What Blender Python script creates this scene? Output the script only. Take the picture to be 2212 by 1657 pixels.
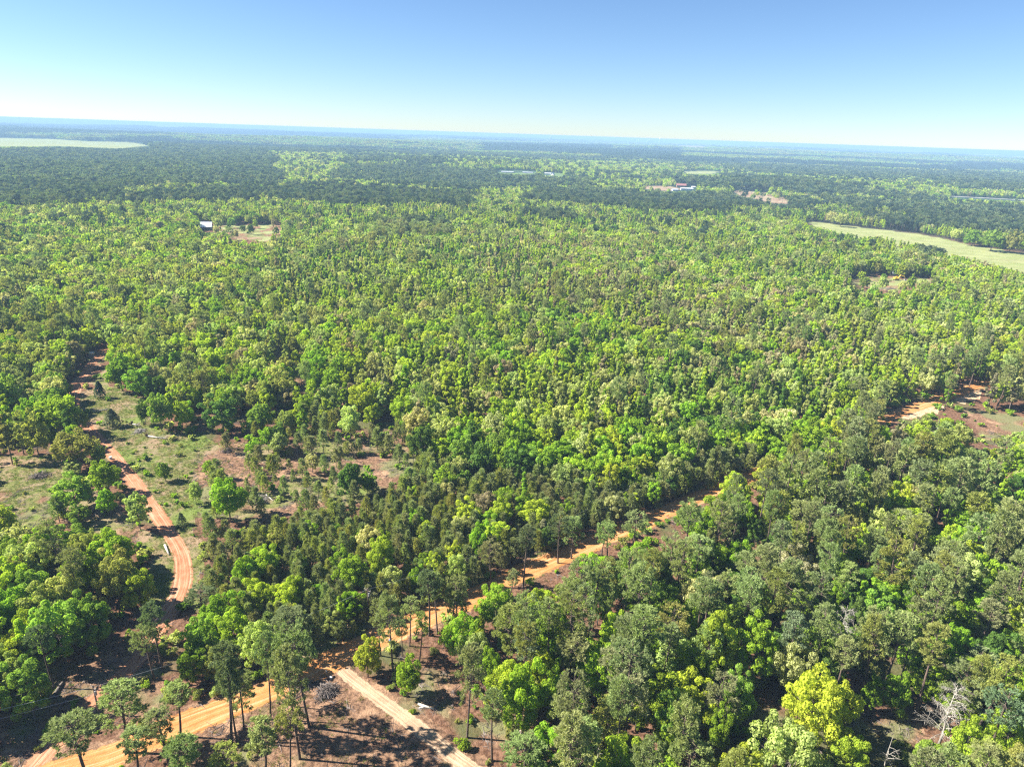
import bpy, math, random
import numpy as np

# ------------------------------------------------------------------ camera, world, sun, exposure
SC = bpy.context.scene
for o in list(bpy.data.objects):
    bpy.data.objects.remove(o)
CAM_H = 100.0
PITCH, ROLL = 20.06, 1.916
SUN_EL = math.radians(42.0)
SUN_DIR = np.array([-1.0, 0.05, 0.0]); SUN_DIR /= np.linalg.norm(SUN_DIR)
cam_data = bpy.data.cameras.new('camera')
cam_data.sensor_width = 36.0; cam_data.lens = 24.0
cam_data.clip_start = 1.0; cam_data.clip_end = 120000.0
cam = bpy.data.objects.new('camera', cam_data)
SC.collection.objects.link(cam)
cam.location = (0, 0, CAM_H)
from mathutils import Matrix, Vector, Euler
_R = Matrix.Rotation(math.radians(90 - PITCH), 3, 'X') @ Matrix.Rotation(math.radians(ROLL), 3, 'Z')
cam.rotation_euler = _R.to_euler()
SC.camera = cam
RM = np.array(_R)

W = bpy.data.worlds.new('World'); SC.world = W; W.use_nodes = True
nt = W.node_tree; nt.nodes.clear()
sky = nt.nodes.new('ShaderNodeTexSky'); sky.sky_type = 'NISHITA'; sky.sun_disc = False
sky.sun_elevation = SUN_EL; sky.sun_rotation = math.atan2(SUN_DIR[0], SUN_DIR[1])
sky.altitude = 0; sky.air_density = 0.8; sky.dust_density = 0.05; sky.ozone_density = 6.5
bg = nt.nodes.new('ShaderNodeBackground'); bg.inputs['Strength'].default_value = 0.0505
wo = nt.nodes.new('ShaderNodeOutputWorld')
nt.links.new(sky.outputs[0], bg.inputs[0]); nt.links.new(bg.outputs[0], wo.inputs[0])

sd = bpy.data.lights.new('sun', 'SUN'); sd.energy = 4.9; sd.angle = math.radians(0.55); sd.color = (1.0, 0.94, 0.84)
sun = bpy.data.objects.new('sun', sd); SC.collection.objects.link(sun)
_s = Vector((SUN_DIR[0] * math.cos(SUN_EL), SUN_DIR[1] * math.cos(SUN_EL), math.sin(SUN_EL)))
sun.rotation_euler = _s.to_track_quat('Z', 'Y').to_euler(); sun.location = (0, 0, 300)

SC.view_settings.view_transform = 'Standard'; SC.view_settings.look = 'None'
SC.view_settings.exposure = 1.7; SC.view_settings.gamma = 1.0
cy = SC.cycles
cy.filter_width = 1.25; cy.sample_clamp_indirect = 3.0; cy.max_bounces = 5; cy.diffuse_bounces = 4; cy.glossy_bounces = 1; cy.transmission_bounces = 2
cy.volume_bounces = 1; cy.transparent_max_bounces = 6; cy.use_denoising = False
cy.use_adaptive_sampling = True; cy.adaptive_threshold = 0.012
cy.caustics_reflective = False; cy.caustics_refractive = False

RNG = np.random.default_rng(11)
random.seed(11)
# ------------------------------------------------------------------ terrain and picking helpers
def sstep(a, b, x):
    t = np.clip((x - a) / (b - a), 0, 1); return t * t * (3 - 2 * t)

def hashn(ix, iy, s):
    v = np.sin(ix * 127.1 + iy * 311.7 + s * 74.7) * 43758.5453
    return v - np.floor(v)

def vnoise(x, y, s=0):
    ix, iy = np.floor(x), np.floor(y); fx, fy = x - ix, y - iy
    fx = fx * fx * (3 - 2 * fx); fy = fy * fy * (3 - 2 * fy)
    a = hashn(ix, iy, s); b = hashn(ix + 1, iy, s); c = hashn(ix, iy + 1, s); d = hashn(ix + 1, iy + 1, s)
    return (a * (1 - fx) + b * fx) * (1 - fy) + (c * (1 - fx) + d * fx) * fy

def fbm(x, y, s=0, o=3):
    r = 0; a = 0.5; t = 0
    for k in range(o):
        r = r + a * vnoise(x * 2 ** k, y * 2 ** k, s + k * 3); t += a; a *= 0.5
    return r / t

def height(x, y):
    x = np.asarray(x, float); y = np.asarray(y, float)
    d = np.hypot(x, y)
    z = sstep(450, 1500, d) * (fbm(x / 700 + 3.1, y / 520 + 1.7, 5, 3) - 0.5) * 26
    z = z + sstep(1800, 5000, d) * (fbm(x / 2600 + 7.1, y / 1500 + 4.7, 9, 3) - 0.45) * 62
    z = z - sstep(9000, 30000, d) * 6
    return z

F = 1475.0
def project(x, y, z):
    d = np.stack([np.asarray(x, float), np.asarray(y, float), np.asarray(z, float) - CAM_H], -1) @ RM
    w = np.maximum(-d[..., 2], 1e-3)
    return 1106 + F * d[..., 0] / w, 828.5 - F * d[..., 1] / w, -d[..., 2]

_T = np.concatenate([[60], np.geomspace(70, 60000, 5000)])
def ground_at(u, v):
    d = RM @ np.array([(u - 1106) / F, -(v - 828.5) / F, -1.0])
    px, py, pz = d[0] * _T, d[1] * _T, CAM_H + d[2] * _T
    h = height(px, py); below = np.nonzero(pz <= h)[0]
    if len(below) == 0:
        k = len(_T) - 1; t = _T[k]
    else:
        k = below[0]; a, b = _T[max(k - 1, 0)], _T[k]
        for _ in range(14):
            m = (a + b) / 2
            if CAM_H + d[2] * m <= height(d[0] * m, d[1] * m): b = m
            else: a = m
        t = b
    X, Y = d[0] * t, d[1] * t
    return np.array([X, Y, float(height(X, Y))])

def in_poly(u, v, poly):
    u = np.asarray(u, float); v = np.asarray(v, float)
    r = np.zeros(u.shape, bool); n = len(poly)
    for i in range(n):
        x1, y1 = poly[i]; x2, y2 = poly[(i + 1) % n]
        if y1 == y2: continue
        c = ((y1 > v) != (y2 > v)) & (u < (x2 - x1) * (v - y1) / (y2 - y1) + x1)
        r ^= c
    return r

def near_line(u, v, pts):
    """signed clearance: distance to polyline minus its half width (pts u, v, hw)"""
    u = np.asarray(u, float); v = np.asarray(v, float); best = np.full(u.shape, 1e9)
    for (x1, y1, w1), (x2, y2, w2) in zip(pts[:-1], pts[1:]):
        dx, dy = x2 - x1, y2 - y1; L = dx * dx + dy * dy
        t = np.clip(((u - x1) * dx + (v - y1) * dy) / L, 0, 1)
        d = np.hypot(u - x1 - t * dx, v - y1 - t * dy) - (w1 + (w2 - w1) * t)
        best = np.minimum(best, d)
    return best

# lines of the place, read off the photograph (3000 px wide picture seen at 2212)
TRACK = [(300, 690, 3), (262, 728, 4), (228, 760, 5), (205, 778, 6), (185, 805, 7), (165, 835, 8), (158, 870, 8), (176, 905, 9), (195, 928, 10), (222, 960, 11),
         (262, 1005, 12), (300, 1055, 13), (335, 1105, 13), (365, 1150, 14), (388, 1190, 14), (396, 1225, 14), (393, 1262, 14),
         (378, 1300, 14), (358, 1332, 14), (338, 1365, 13), (317, 1400, 13), (285, 1440, 14), (233, 1485, 15), (200, 1518, 16),
         (150, 1570, 17), (105, 1620, 18), (60, 1672, 18), (0, 1740, 18)]
ROAD = [(20, 1715, 22), (60, 1690, 22), (150, 1660, 20), (240, 1633, 20), (333, 1592, 20), (433, 1551, 19), (567, 1499, 18), (650, 1460, 18), (710, 1431, 17), (780, 1397, 17),
        (837, 1370, 16), (920, 1334, 15), (987, 1306, 15), (1050, 1276, 14), (1104, 1248, 14), (1160, 1224, 13), (1220, 1198, 12),
        (1304, 1163, 12), (1387, 1128, 11), (1454, 1099, 10), (1540, 1062, 9), (1620, 1030, 9), (1697, 1000, 8), (1780, 962, 8),
        (1860, 925, 7), (1930, 897, 7), (1990, 876, 6), (2060, 852, 6), (2130, 828, 5), (2230, 795, 5)]
TRAIL = [(735, 1437, 12), (745, 1453, 13), (804, 1499, 13), (887, 1559, 14), (970, 1626, 15), (1020, 1662, 15), (1080, 1715, 15)]
GRASS = [
    [(165, 850), (200, 838), (215, 800), (235, 790), (232, 830), (300, 858), (345, 868), (352, 925), (430, 935), (475, 960), (440, 985), (425, 1010), (405, 1060),
     (440, 1090), (425, 1130), (440, 1170), (432, 1240), (412, 1300), (380, 1320), (404, 1250), (400, 1200), (370, 1145), (300, 1050), (220, 955), (185, 915)],
    [(300, 1150), (365, 1160), (385, 1200), (383, 1260), (350, 1330), (320, 1330), (320, 1200), (290, 1180)],
    [(-60, 985), (120, 985), (170, 1020), (150, 1060), (60, 1072), (-60, 1060)],
    [(620, 1390), (700, 1345), (770, 1330), (830, 1345), (700, 1415), (640, 1440), (590, 1460)],
    [(1140, 1205), (1200, 1180), (1290, 1150), (1220, 1190), (1150, 1222)],
    [(520, 500), (560, 498), (580, 515), (540, 518)],
    [(1860, 600), (1900, 597), (1950, 606), (1960, 615), (1900, 618)]]
BARE = [
    [(430, 1562), (560, 1515), (700, 1450), (760, 1440), (830, 1500), (905, 1540), (1010, 1620), (1060, 1665), (380, 1700)],
    [(890, 1440), (985, 1455), (1010, 1500), (975, 1560), (900, 1520), (850, 1450)],
    [(1010, 1565), (1150, 1545), (1140, 1615), (1050, 1620)],
    [(90, 1430), (170, 1430), (260, 1370), (345, 1430), (360, 1490), (340, 1580), (240, 1540), (180, 1560), (110, 1520)],
    [(0, 1550), (100, 1530), (230, 1525), (170, 1610), (60, 1690), (-60, 1700), (0, 1600)],
    [(1590, 1520), (1690, 1530), (1710, 1585), (1640, 1595), (1580, 1570)],
    [(1820, 1535), (1990, 1555), (2000, 1605), (1950, 1605), (1840, 1575)],
    [(2075, 880), (2225, 900), (2225, 930), (2140, 950), (2105, 925)],
    [(-60, 1080), (60, 1055), (150, 1040), (235, 1065), (290, 1120), (330, 1190), (210, 1150), (120, 1140), (-60, 1180)],
    [(430, 950), (600, 960), (900, 940), (1000, 960), (850, 1030), (800, 1080), (640, 1110), (560, 1130), (440, 1120), (410, 1010)],
    [(480, 765), (640, 742), (850, 790), (860, 850), (700, 860), (560, 820)],
    [(455, 487), (520, 486), (606, 486), (606, 506), (598, 523), (520, 521), (495, 507), (470, 500)],
    [(1836, 602), (1900, 594), (1945, 602), (2014, 602), (2017, 613), (1962, 620), (1940, 634), (1888, 627), (1840, 617)]]
SAND = [[(1945, 882), (2000, 866), (2044, 872), (2022, 897), (1956, 906)], [(2060, 854), (2135, 826), (2135, 846), (2080, 876)]]
FIELD = [
    [(1734, 477), (1800, 484), (1851, 491), (1974, 504), (2041, 516), (2107, 533), (2230, 549), (2230, 592), (2128, 562), (2071, 552), (2041, 533),
     (1975, 524), (1941, 519), (1908, 511), (1851, 509), (1808, 498), (1758, 488)],
    [(-60, 298), (104, 300), (180, 305), (240, 306), (320, 311), (322, 317), (250, 321), (140, 317), (-60, 317)],
    [(1475, 370), (1520, 369), (1562, 372), (1540, 377), (1480, 376)]]
REDSOIL = [[(1386, 402), (1440, 402), (1470, 407), (1440, 414), (1390, 410)],
           [(1580, 411), (1620, 413), (1680, 420), (1706, 430), (1708, 441), (1680, 441), (1640, 433), (1590, 421)],
           [(1455, 315), (1490, 314), (1535, 317), (1530, 320), (1460, 318)], [(1890, 323), (1950, 324), (2002, 328), (1995, 331), (1940, 328), (1890, 325)],
           [(2105, 333), (2165, 334), (2168, 337), (2110, 336)], [(330, 271), (400, 270), (410, 274), (340, 275)]]

# ------------------------------------------------------------------ tagging and mesh helpers
def link(o):
    SC.collection.objects.link(o); return o

def tag(o, label=None, cat=None, group=None, kind=None):
    if label: o['label'] = label
    if cat: o['category'] = cat
    if group: o['group'] = group
    if kind: o['kind'] = kind
    return o

def empty(name, loc, rz=0.0):
    o = bpy.data.objects.new(name, None); o.location = loc; o.rotation_euler = (0, 0, rz); o.empty_display_size = 0.5
    return link(o)

def np_mesh(name, V, faces, mats, midx=None, lv=None):
    """faces: list of int arrays each (n, k)"""
    me = bpy.data.meshes.new(name)
    V = np.asarray(V, np.float32)
    me.vertices.add(len(V)); me.vertices.foreach_set('co', V.ravel())
    loops = np.concatenate([f.ravel() for f in faces]).astype(np.int32)
    sizes = np.concatenate([np.full(len(f), f.shape[1], np.int32) for f in faces])
    me.loops.add(len(loops)); me.loops.foreach_set('vertex_index', loops)
    me.polygons.add(len(sizes))
    st = np.concatenate([[0], np.cumsum(sizes)[:-1]]).astype(np.int32)
    me.polygons.foreach_set('loop_start', st)
    if midx is not None: me.polygons.foreach_set('material_index', np.asarray(midx, np.int32))
    for m in mats: me.materials.append(m)
    if lv is not None:
        a = me.attributes.new('lv', 'FLOAT', 'FACE'); a.data.foreach_set('value', np.asarray(lv, np.float32))
    me.update(calc_edges=True)
    return me

class MB:
    """collects simple solids into one mesh"""
    def __init__(s): s.V = []; s.Fc = []; s.n = 0; s.smooth = False
    def add(s, verts, faces):
        s.V += [tuple(v) for v in verts]; s.Fc += [[i + s.n for i in f] for f in faces]; s.n += len(verts)
    def box(s, x0, x1, y0, y1, z0, z1):
        s.add([(x0, y0, z0), (x1, y0, z0), (x1, y1, z0), (x0, y1, z0), (x0, y0, z1), (x1, y0, z1), (x1, y1, z1), (x0, y1, z1)],
              [(0, 3, 2, 1), (4, 5, 6, 7), (0, 1, 5, 4), (1, 2, 6, 5), (2, 3, 7, 6), (3, 0, 4, 7)])
    def tube(s, pts, rad, k=6, cap=True):
        pts = [np.array(p, float) for p in pts]; rings = []
        for i, p in enumerate(pts):
            t = pts[min(i + 1, len(pts) - 1)] - pts[max(i - 1, 0)]; t /= (np.linalg.norm(t) + 1e-9)
            a = np.cross(t, [0, 0, 1]) if abs(t[2]) < 0.9 else np.cross(t, [1, 0, 0]); a /= np.linalg.norm(a); b = np.cross(t, a)
            r = rad[i] if hasattr(rad, '__len__') else rad
            rings.append([p + r * (math.cos(2 * math.pi * j / k) * a + math.sin(2 * math.pi * j / k) * b) for j in range(k)])
        vs = [v for r in rings for v in r]; fs = []
        for i in range(len(rings) - 1):
            for j in range(k):
                fs.append((i * k + j, i * k + (j + 1) % k, (i + 1) * k + (j + 1) % k, (i + 1) * k + j))
        if cap: fs.append(tuple(range(k))[::-1]); fs.append(tuple((len(rings) - 1) * k + j for j in range(k)))
        s.add(vs, fs)
    def prism(s, prof, y0, y1):
        n = len(prof)
        s.add([(x, y0, z) for x, z in prof] + [(x, y1, z) for x, z in prof],
              [tuple(range(n)), tuple(range(n, 2 * n))[::-1]] + [(i, i + n, (i + 1) % n + n, (i + 1) % n) for i in range(n)])
    def mesh(s, name, mat, smooth=False):
        me = bpy.data.meshes.new(name); me.from_pydata([tuple(map(float, v)) for v in s.V], [], s.Fc); me.materials.append(mat)
        if smooth: me.polygons.foreach_set('use_smooth', [True] * len(me.polygons))
        me.update(); return me
    def build(s, name, mat, parent=None, smooth=False):
        o = link(bpy.data.objects.new(name, s.mesh(name, mat, smooth)))
        if parent: o.parent = parent
        return o

# ------------------------------------------------------------------ materials
def new_mat(name):
    m = bpy.data.materials.new(name); m.use_nodes = True; t = m.node_tree; t.nodes.clear(); return m, t

def N(t, kind, **kw):
    n = t.nodes.new(kind)
    for k, v in kw.items():
        if k.startswith('in_'):
            key = k[3:]; key = int(key) if key.isdigit() else key.replace('_', ' ')
            n.inputs[key].default_value = v
        else: setattr(n, k, v)
    return n

def ramp_mix(t, fac, a, b):
    m = t.nodes.new('ShaderNodeMix'); m.data_type = 'RGBA'
    if isinstance(fac, (int, float)): m.inputs[0].default_value = fac
    else: t.links.new(fac, m.inputs[0])
    for s, v in ((6, a), (7, b)):
        if isinstance(v, tuple): m.inputs[s].default_value = (*v, 1) if len(v) == 3 else v
        else: t.links.new(v, m.inputs[s])
    return m.outputs[2]

def math_n(t, op, a, b=None, c=None, clamp=False):
    m = t.nodes.new('ShaderNodeMath'); m.operation = op; m.use_clamp = clamp
    for i, v in enumerate((a, b, c)):
        if v is None: continue
        if isinstance(v, (int, float)): m.inputs[i].default_value = v
        else: t.links.new(v, m.inputs[i])
    return m.outputs[0]

def noise(t, vec, scale, detail=4, rough=0.6, dist=0.0):
    n = N(t, 'ShaderNodeTexNoise'); n.inputs['Scale'].default_value = scale; n.inputs['Detail'].default_value = detail
    n.inputs['Roughness'].default_value = rough; n.inputs['Distortion'].default_value = dist
    if vec is not None: t.links.new(vec, n.inputs['Vector'])
    return n.outputs['Fac']

def smooth_n(t, v, a, b):
    m = N(t, 'ShaderNodeMapRange'); m.interpolation_type = 'SMOOTHSTEP'; t.links.new(v, m.inputs[0])
    m.inputs[1].default_value = a; m.inputs[2].default_value = b; return m.outputs[0]

def leaf_mat(name, trans=0.32):
    m, t = new_mat(name)
    at = N(t, 'ShaderNodeAttribute', attribute_type='INSTANCER', attribute_name='tone')
    lv = N(t, 'ShaderNodeAttribute', attribute_type='GEOMETRY', attribute_name='lv')
    mul = t.nodes.new('ShaderNodeVectorMath'); mul.operation = 'SCALE'
    t.links.new(at.outputs['Vector'], mul.inputs[0]); t.links.new(lv.outputs['Fac'], mul.inputs['Scale'])
    col = mul.outputs[0]
    d = N(t, 'ShaderNodeBsdfDiffuse'); t.links.new(col, d.inputs[0])
    tr = N(t, 'ShaderNodeBsdfTranslucent')
    yel = t.nodes.new('ShaderNodeVectorMath'); yel.operation = 'MULTIPLY'; yel.inputs[1].default_value = (1.15, 1.2, 0.55)
    t.links.new(col, yel.inputs[0]); t.links.new(yel.outputs[0], tr.inputs[0])
    mx = N(t, 'ShaderNodeMixShader', in_0=trans); t.links.new(d.outputs[0], mx.inputs[1]); t.links.new(tr.outputs[0], mx.inputs[2])
    out = N(t, 'ShaderNodeOutputMaterial'); t.links.new(mx.outputs[0], out.inputs[0])
    return m

def simple_mat(name, c1, c2=None, scale=2.0, rough=0.85, bump=0.0, metal=0.0, stretch=None):
    m, t = new_mat(name)
    b = N(t, 'ShaderNodeBsdfPrincipled'); b.inputs['Roughness'].default_value = rough; b.inputs['Metallic'].default_value = metal
    tc = N(t, 'ShaderNodeTexCoord'); vec = tc.outputs['Object']
    if stretch:
        mp = N(t, 'ShaderNodeMapping'); mp.inputs['Scale'].default_value = stretch; t.links.new(vec, mp.inputs[0]); vec = mp.outputs[0]
    f = noise(t, vec, scale)
    f2 = smooth_n(t, f, 0.3, 0.7)
    t.links.new(ramp_mix(t, f2, c1, c2 or c1), b.inputs['Base Color'])
    if bump:
        bp = N(t, 'ShaderNodeBump'); bp.inputs['Strength'].default_value = bump; bp.inputs['Distance'].default_value = 0.1
        t.links.new(f, bp.inputs['Height']); t.links.new(bp.outputs[0], b.inputs['Normal'])
    o = N(t, 'ShaderNodeOutputMaterial'); t.links.new(b.outputs[0], o.inputs[0])
    return m

M_LEAF = leaf_mat('leaves', 0.5)
M_NEEDLE = leaf_mat('needles', 0.36)
M_BARK_PINE = simple_mat('pine_bark', (0.055, 0.040, 0.032), (0.15, 0.105, 0.08), 1.5, 0.95, 0.5, stretch=(3, 3, 0.8))
M_BARK = simple_mat('grey_bark', (0.09, 0.075, 0.06), (0.22, 0.19, 0.16), 2.0, 0.95, 0.4, stretch=(3, 3, 0.6))
M_DEAD = simple_mat('dead_wood', (0.20, 0.18, 0.15), (0.42, 0.39, 0.34), 2.0, 0.95, 0.2, stretch=(3, 3, 0.6))
M_WHITEWOOD = simple_mat('bleached_wood', (0.45, 0.41, 0.35), (0.66, 0.62, 0.55), 1.5, 0.9, 0.2)
M_CUT = simple_mat('cut_log_wood', (0.42, 0.33, 0.26), (0.62, 0.52, 0.43), 3, 0.9, 0.2)
M_BRUSH = simple_mat('brush_wood', (0.07, 0.055, 0.045), (0.24, 0.20, 0.18), 1.2, 0.95)

# ------------------------------------------------------------------ ground
def ground_mesh():
    ang = np.concatenate([np.arange(-180, -56, 4.0), np.arange(-56, 56, 0.25), np.arange(56, 180, 4.0)])
    rad = np.concatenate([[2, 15, 30, 45, 55, 62], np.arange(68, 330, 1.15), np.geomspace(331, 48000, 330)])
    A, Rr = np.meshgrid(np.radians(ang), rad)
    X = (Rr * np.sin(A)).ravel(); Y = (Rr * np.cos(A)).ravel(); Z = height(X, Y)
    na, nr = len(ang), len(rad)
    i, j = np.meshgrid(np.arange(nr - 1), np.arange(na), indexing='ij')
    j2 = (j + 1) % na
    q = np.stack([i * na + j, i * na + j2, (i + 1) * na + j2, (i + 1) * na + j], -1).reshape(-1, 4)[:, ::-1]
    V = np.stack([X, Y, Z], -1)
    u, v, w = project(X, Y, Z); ok = w > 5
    n1 = (fbm(X / 9, Y / 9, 21, 3) - 0.5); n2 = (fbm(X / 9 + 50, Y / 9, 22, 3) - 0.5)
    D = np.hypot(X, Y); k = F / np.maximum(w, 20)      # picture pixels per metre
    nf1 = fbm(X / 90, Y / 90, 23, 3) - .5
    uu = u + np.where(D < 700, n1 * 7 * k, nf1 * 22); vv = v + np.where(D < 700, n2 * 3 * k, nf1 * 6.0 * (D < 5000) + nf1 * 1.5 * (D >= 5000))
    def mask(polys):
        r = np.zeros(len(X), bool)
        for p in polys: r |= in_poly(uu, vv, p) & ok
        return r.astype(float)
    wide = [[(1734, 477), (1830, 520), (1960, 545), (2060, 570), (2150, 590), (2230, 615), (2230, 560), (2041, 533), (1800, 492)]]
    g, b, s, f, rs = mask(GRASS), mask(BARE[:11]), mask(SAND), mask(FIELD + wide), mask(REDSOIL)
    dry = mask(BARE[11:]); f = np.maximum(f, dry * np.clip(0.5 + n2 * 1.2, 0, 1)); b = np.maximum(b, dry)
    g = np.maximum(g, mask(BARE[8:10]) * np.clip(0.42 + n1 * 1.8, 0, 1)); b = np.clip(b - (g > 0.9), 0, 1)
    # verge: bare soil beside the roads
    for ln, ww in ((ROAD, 9), (TRAIL, 9), (TRACK, 3)):
        dd = near_line(uu, vv, ln); b = np.maximum(b, ((dd < ww) & ok & (D < 420)).astype(float) * (1 - g * 0.7))
    far = sstep(750, 1300, D)
    far = far * (1 - f) * (1 - rs) * (1 - b)
    me = np_mesh('ground', V, [q], [M_GROUND])
    for nm, cols in (('mask_a', (g, b, s)), ('mask_b', (f, rs, far))):
        a = me.attributes.new(nm, 'FLOAT_COLOR', 'POINT')
        a.data.foreach_set('color', np.stack([*cols, np.ones(len(X))], -1).astype(np.float32).ravel())
    me.polygons.foreach_set('use_smooth', [True] * len(me.polygons))
    return me

def ground_material():
    m, t = new_mat('ground')
    tc = N(t, 'ShaderNodeNewGeometry'); P = tc.outputs['Position']
    ma = N(t, 'ShaderNodeAttribute', attribute_name='mask_a'); mb = N(t, 'ShaderNodeAttribute', attribute_name='mask_b')
    sa = N(t, 'ShaderNodeSeparateColor'); sb = N(t, 'ShaderNodeSeparateColor')
    t.links.new(ma.outputs['Color'], sa.inputs[0]); t.links.new(mb.outputs['Color'], sb.inputs[0])
    nf = noise(t, P, 1.1, 5, 0.7); nm_ = noise(t, P, 0.22, 4, 0.65); nl = noise(t, P, 0.05, 3, 0.6); nff = noise(t, P, 4.5, 3, 0.75)
    def edge(sock, a=0.42, b=0.58, k=0.5):
        x = math_n(t, 'SUBTRACT', nm_, 0.5); x = math_n(t, 'MULTIPLY_ADD', x, k, sock); return smooth_n(t, x, a, b)
    fl = ramp_mix(t, smooth_n(t, nf, 0.35, 0.65), (0.085, 0.045, 0.028), (0.22, 0.125, 0.08))
    fl = ramp_mix(t, smooth_n(t, nl, 0.5, 0.62), fl, (0.10, 0.10, 0.045))
    gr = ramp_mix(t, smooth_n(t, nf, 0.36, 0.64), (0.09, 0.11, 0.03), (0.20, 0.20, 0.07))
    gr = ramp_mix(t, smooth_n(t, nm_, 0.46, 0.60), gr, (0.24, 0.19, 0.11))
    gr = ramp_mix(t, smooth_n(t, nff, 0.55, 0.68), gr, (0.07, 0.08, 0.03))
    gr = ramp_mix(t, smooth_n(t, nl, 0.54, 0.66), gr, (0.15, 0.19, 0.05))
    gr = ramp_mix(t, smooth_n(t, nl, 0.47, 0.38), gr, (0.27, 0.19, 0.12))
    ba = ramp_mix(t, smooth_n(t, nf, 0.34, 0.66), (0.095, 0.056, 0.036), (0.29, 0.175, 0.11))
    ba = ramp_mix(t, smooth_n(t, nm_, 0.50, 0.66), ba, (0.36, 0.225, 0.14))
    ba = ramp_mix(t, smooth_n(t, nff, 0.56, 0.66), ba, (0.12, 0.075, 0.05))
    ba = ramp_mix(t, smooth_n(t, nl, 0.50, 0.60), ba, (0.17, 0.165, 0.08))
    sd_ = ramp_mix(t, smooth_n(t, nf, 0.4, 0.62), (0.40, 0.26, 0.16), (0.62, 0.44, 0.28))
    fi = ramp_mix(t, smooth_n(t, nl, 0.35, 0.65), (0.215, 0.25, 0.09), (0.285, 0.305, 0.13))
    mpf = N(t, 'ShaderNodeMapping'); mpf.inputs['Rotation'].default_value = (0, 0, 0.9); mpf.inputs['Scale'].default_value = (0.008, 0.12, 0.01); t.links.new(P, mpf.inputs[0])
    fi = ramp_mix(t, math_n(t, 'MULTIPLY', smooth_n(t, noise(t, mpf.outputs[0], 1.0, 3, 0.6), 0.45, 0.65), 0.5), fi, (0.25, 0.235, 0.125))
    rs = ramp_mix(t, smooth_n(t, nl, 0.35, 0.65), (0.25, 0.155, 0.105), (0.30, 0.25, 0.16))
    # far canopy colours by stand
    mp = N(t, 'ShaderNodeMapping'); mp.inputs['Scale'].default_value = (0.0012, 0.0025, 0.001); t.links.new(P, mp.inputs[0])
    ns = noise(t, mp.outputs[0], 1.0, 5, 0.62)
    mp2 = N(t, 'ShaderNodeMapping'); mp2.inputs['Scale'].default_value = (0.03, 0.03, 0.03); t.links.new(P, mp2.inputs[0])
    nt2 = noise(t, mp2.outputs[0], 1.0, 3, 0.7)
    fa = ramp_mix(t, smooth_n(t, ns, 0.48, 0.56), (0.035, 0.065, 0.045), (0.13, 0.19, 0.075))
    fa = ramp_mix(t, math_n(t, 'MULTIPLY', smooth_n(t, nt2, 0.5, 0.7), 0.5), fa, (0.10, 0.15, 0.05))
    c = fl
    c = ramp_mix(t, edge(sa.outputs[1]), c, ba)
    c = ramp_mix(t, edge(sa.outputs[0]), c, gr)
    c = ramp_mix(t, edge(sa.outputs[2]), c, sd_)
    c = ramp_mix(t, smooth_n(t, sb.outputs[0], 0.4, 0.6), c, fi)
    c = ramp_mix(t, smooth_n(t, sb.outputs[1], 0.4, 0.6), c, rs)
    c = ramp_mix(t, sb.outputs[2], c, fa)
    b = N(t, 'ShaderNodeBsdfDiffuse'); t.links.new(c, b.inputs[0])
    bp = N(t, 'ShaderNodeBump'); bp.inputs['Strength'].default_value = 0.9; bp.inputs['Distance'].default_value = 0.35
    hsum = math_n(t, 'MULTIPLY_ADD', nff, 0.35, nf); hsum = math_n(t, 'MULTIPLY_ADD', nm_, 1.6, hsum)
    t.links.new(hsum, bp.inputs['Height']); t.links.new(bp.outputs[0], b.inputs['Normal'])
    o = N(t, 'ShaderNodeOutputMaterial'); t.links.new(b.outputs[0], o.inputs[0])
    return m
M_GROUND = ground_material()
tag(link(bpy.data.objects.new('ground', ground_mesh())), 'brown forest floor with grass and bare soil under the trees', kind='structure')

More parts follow.
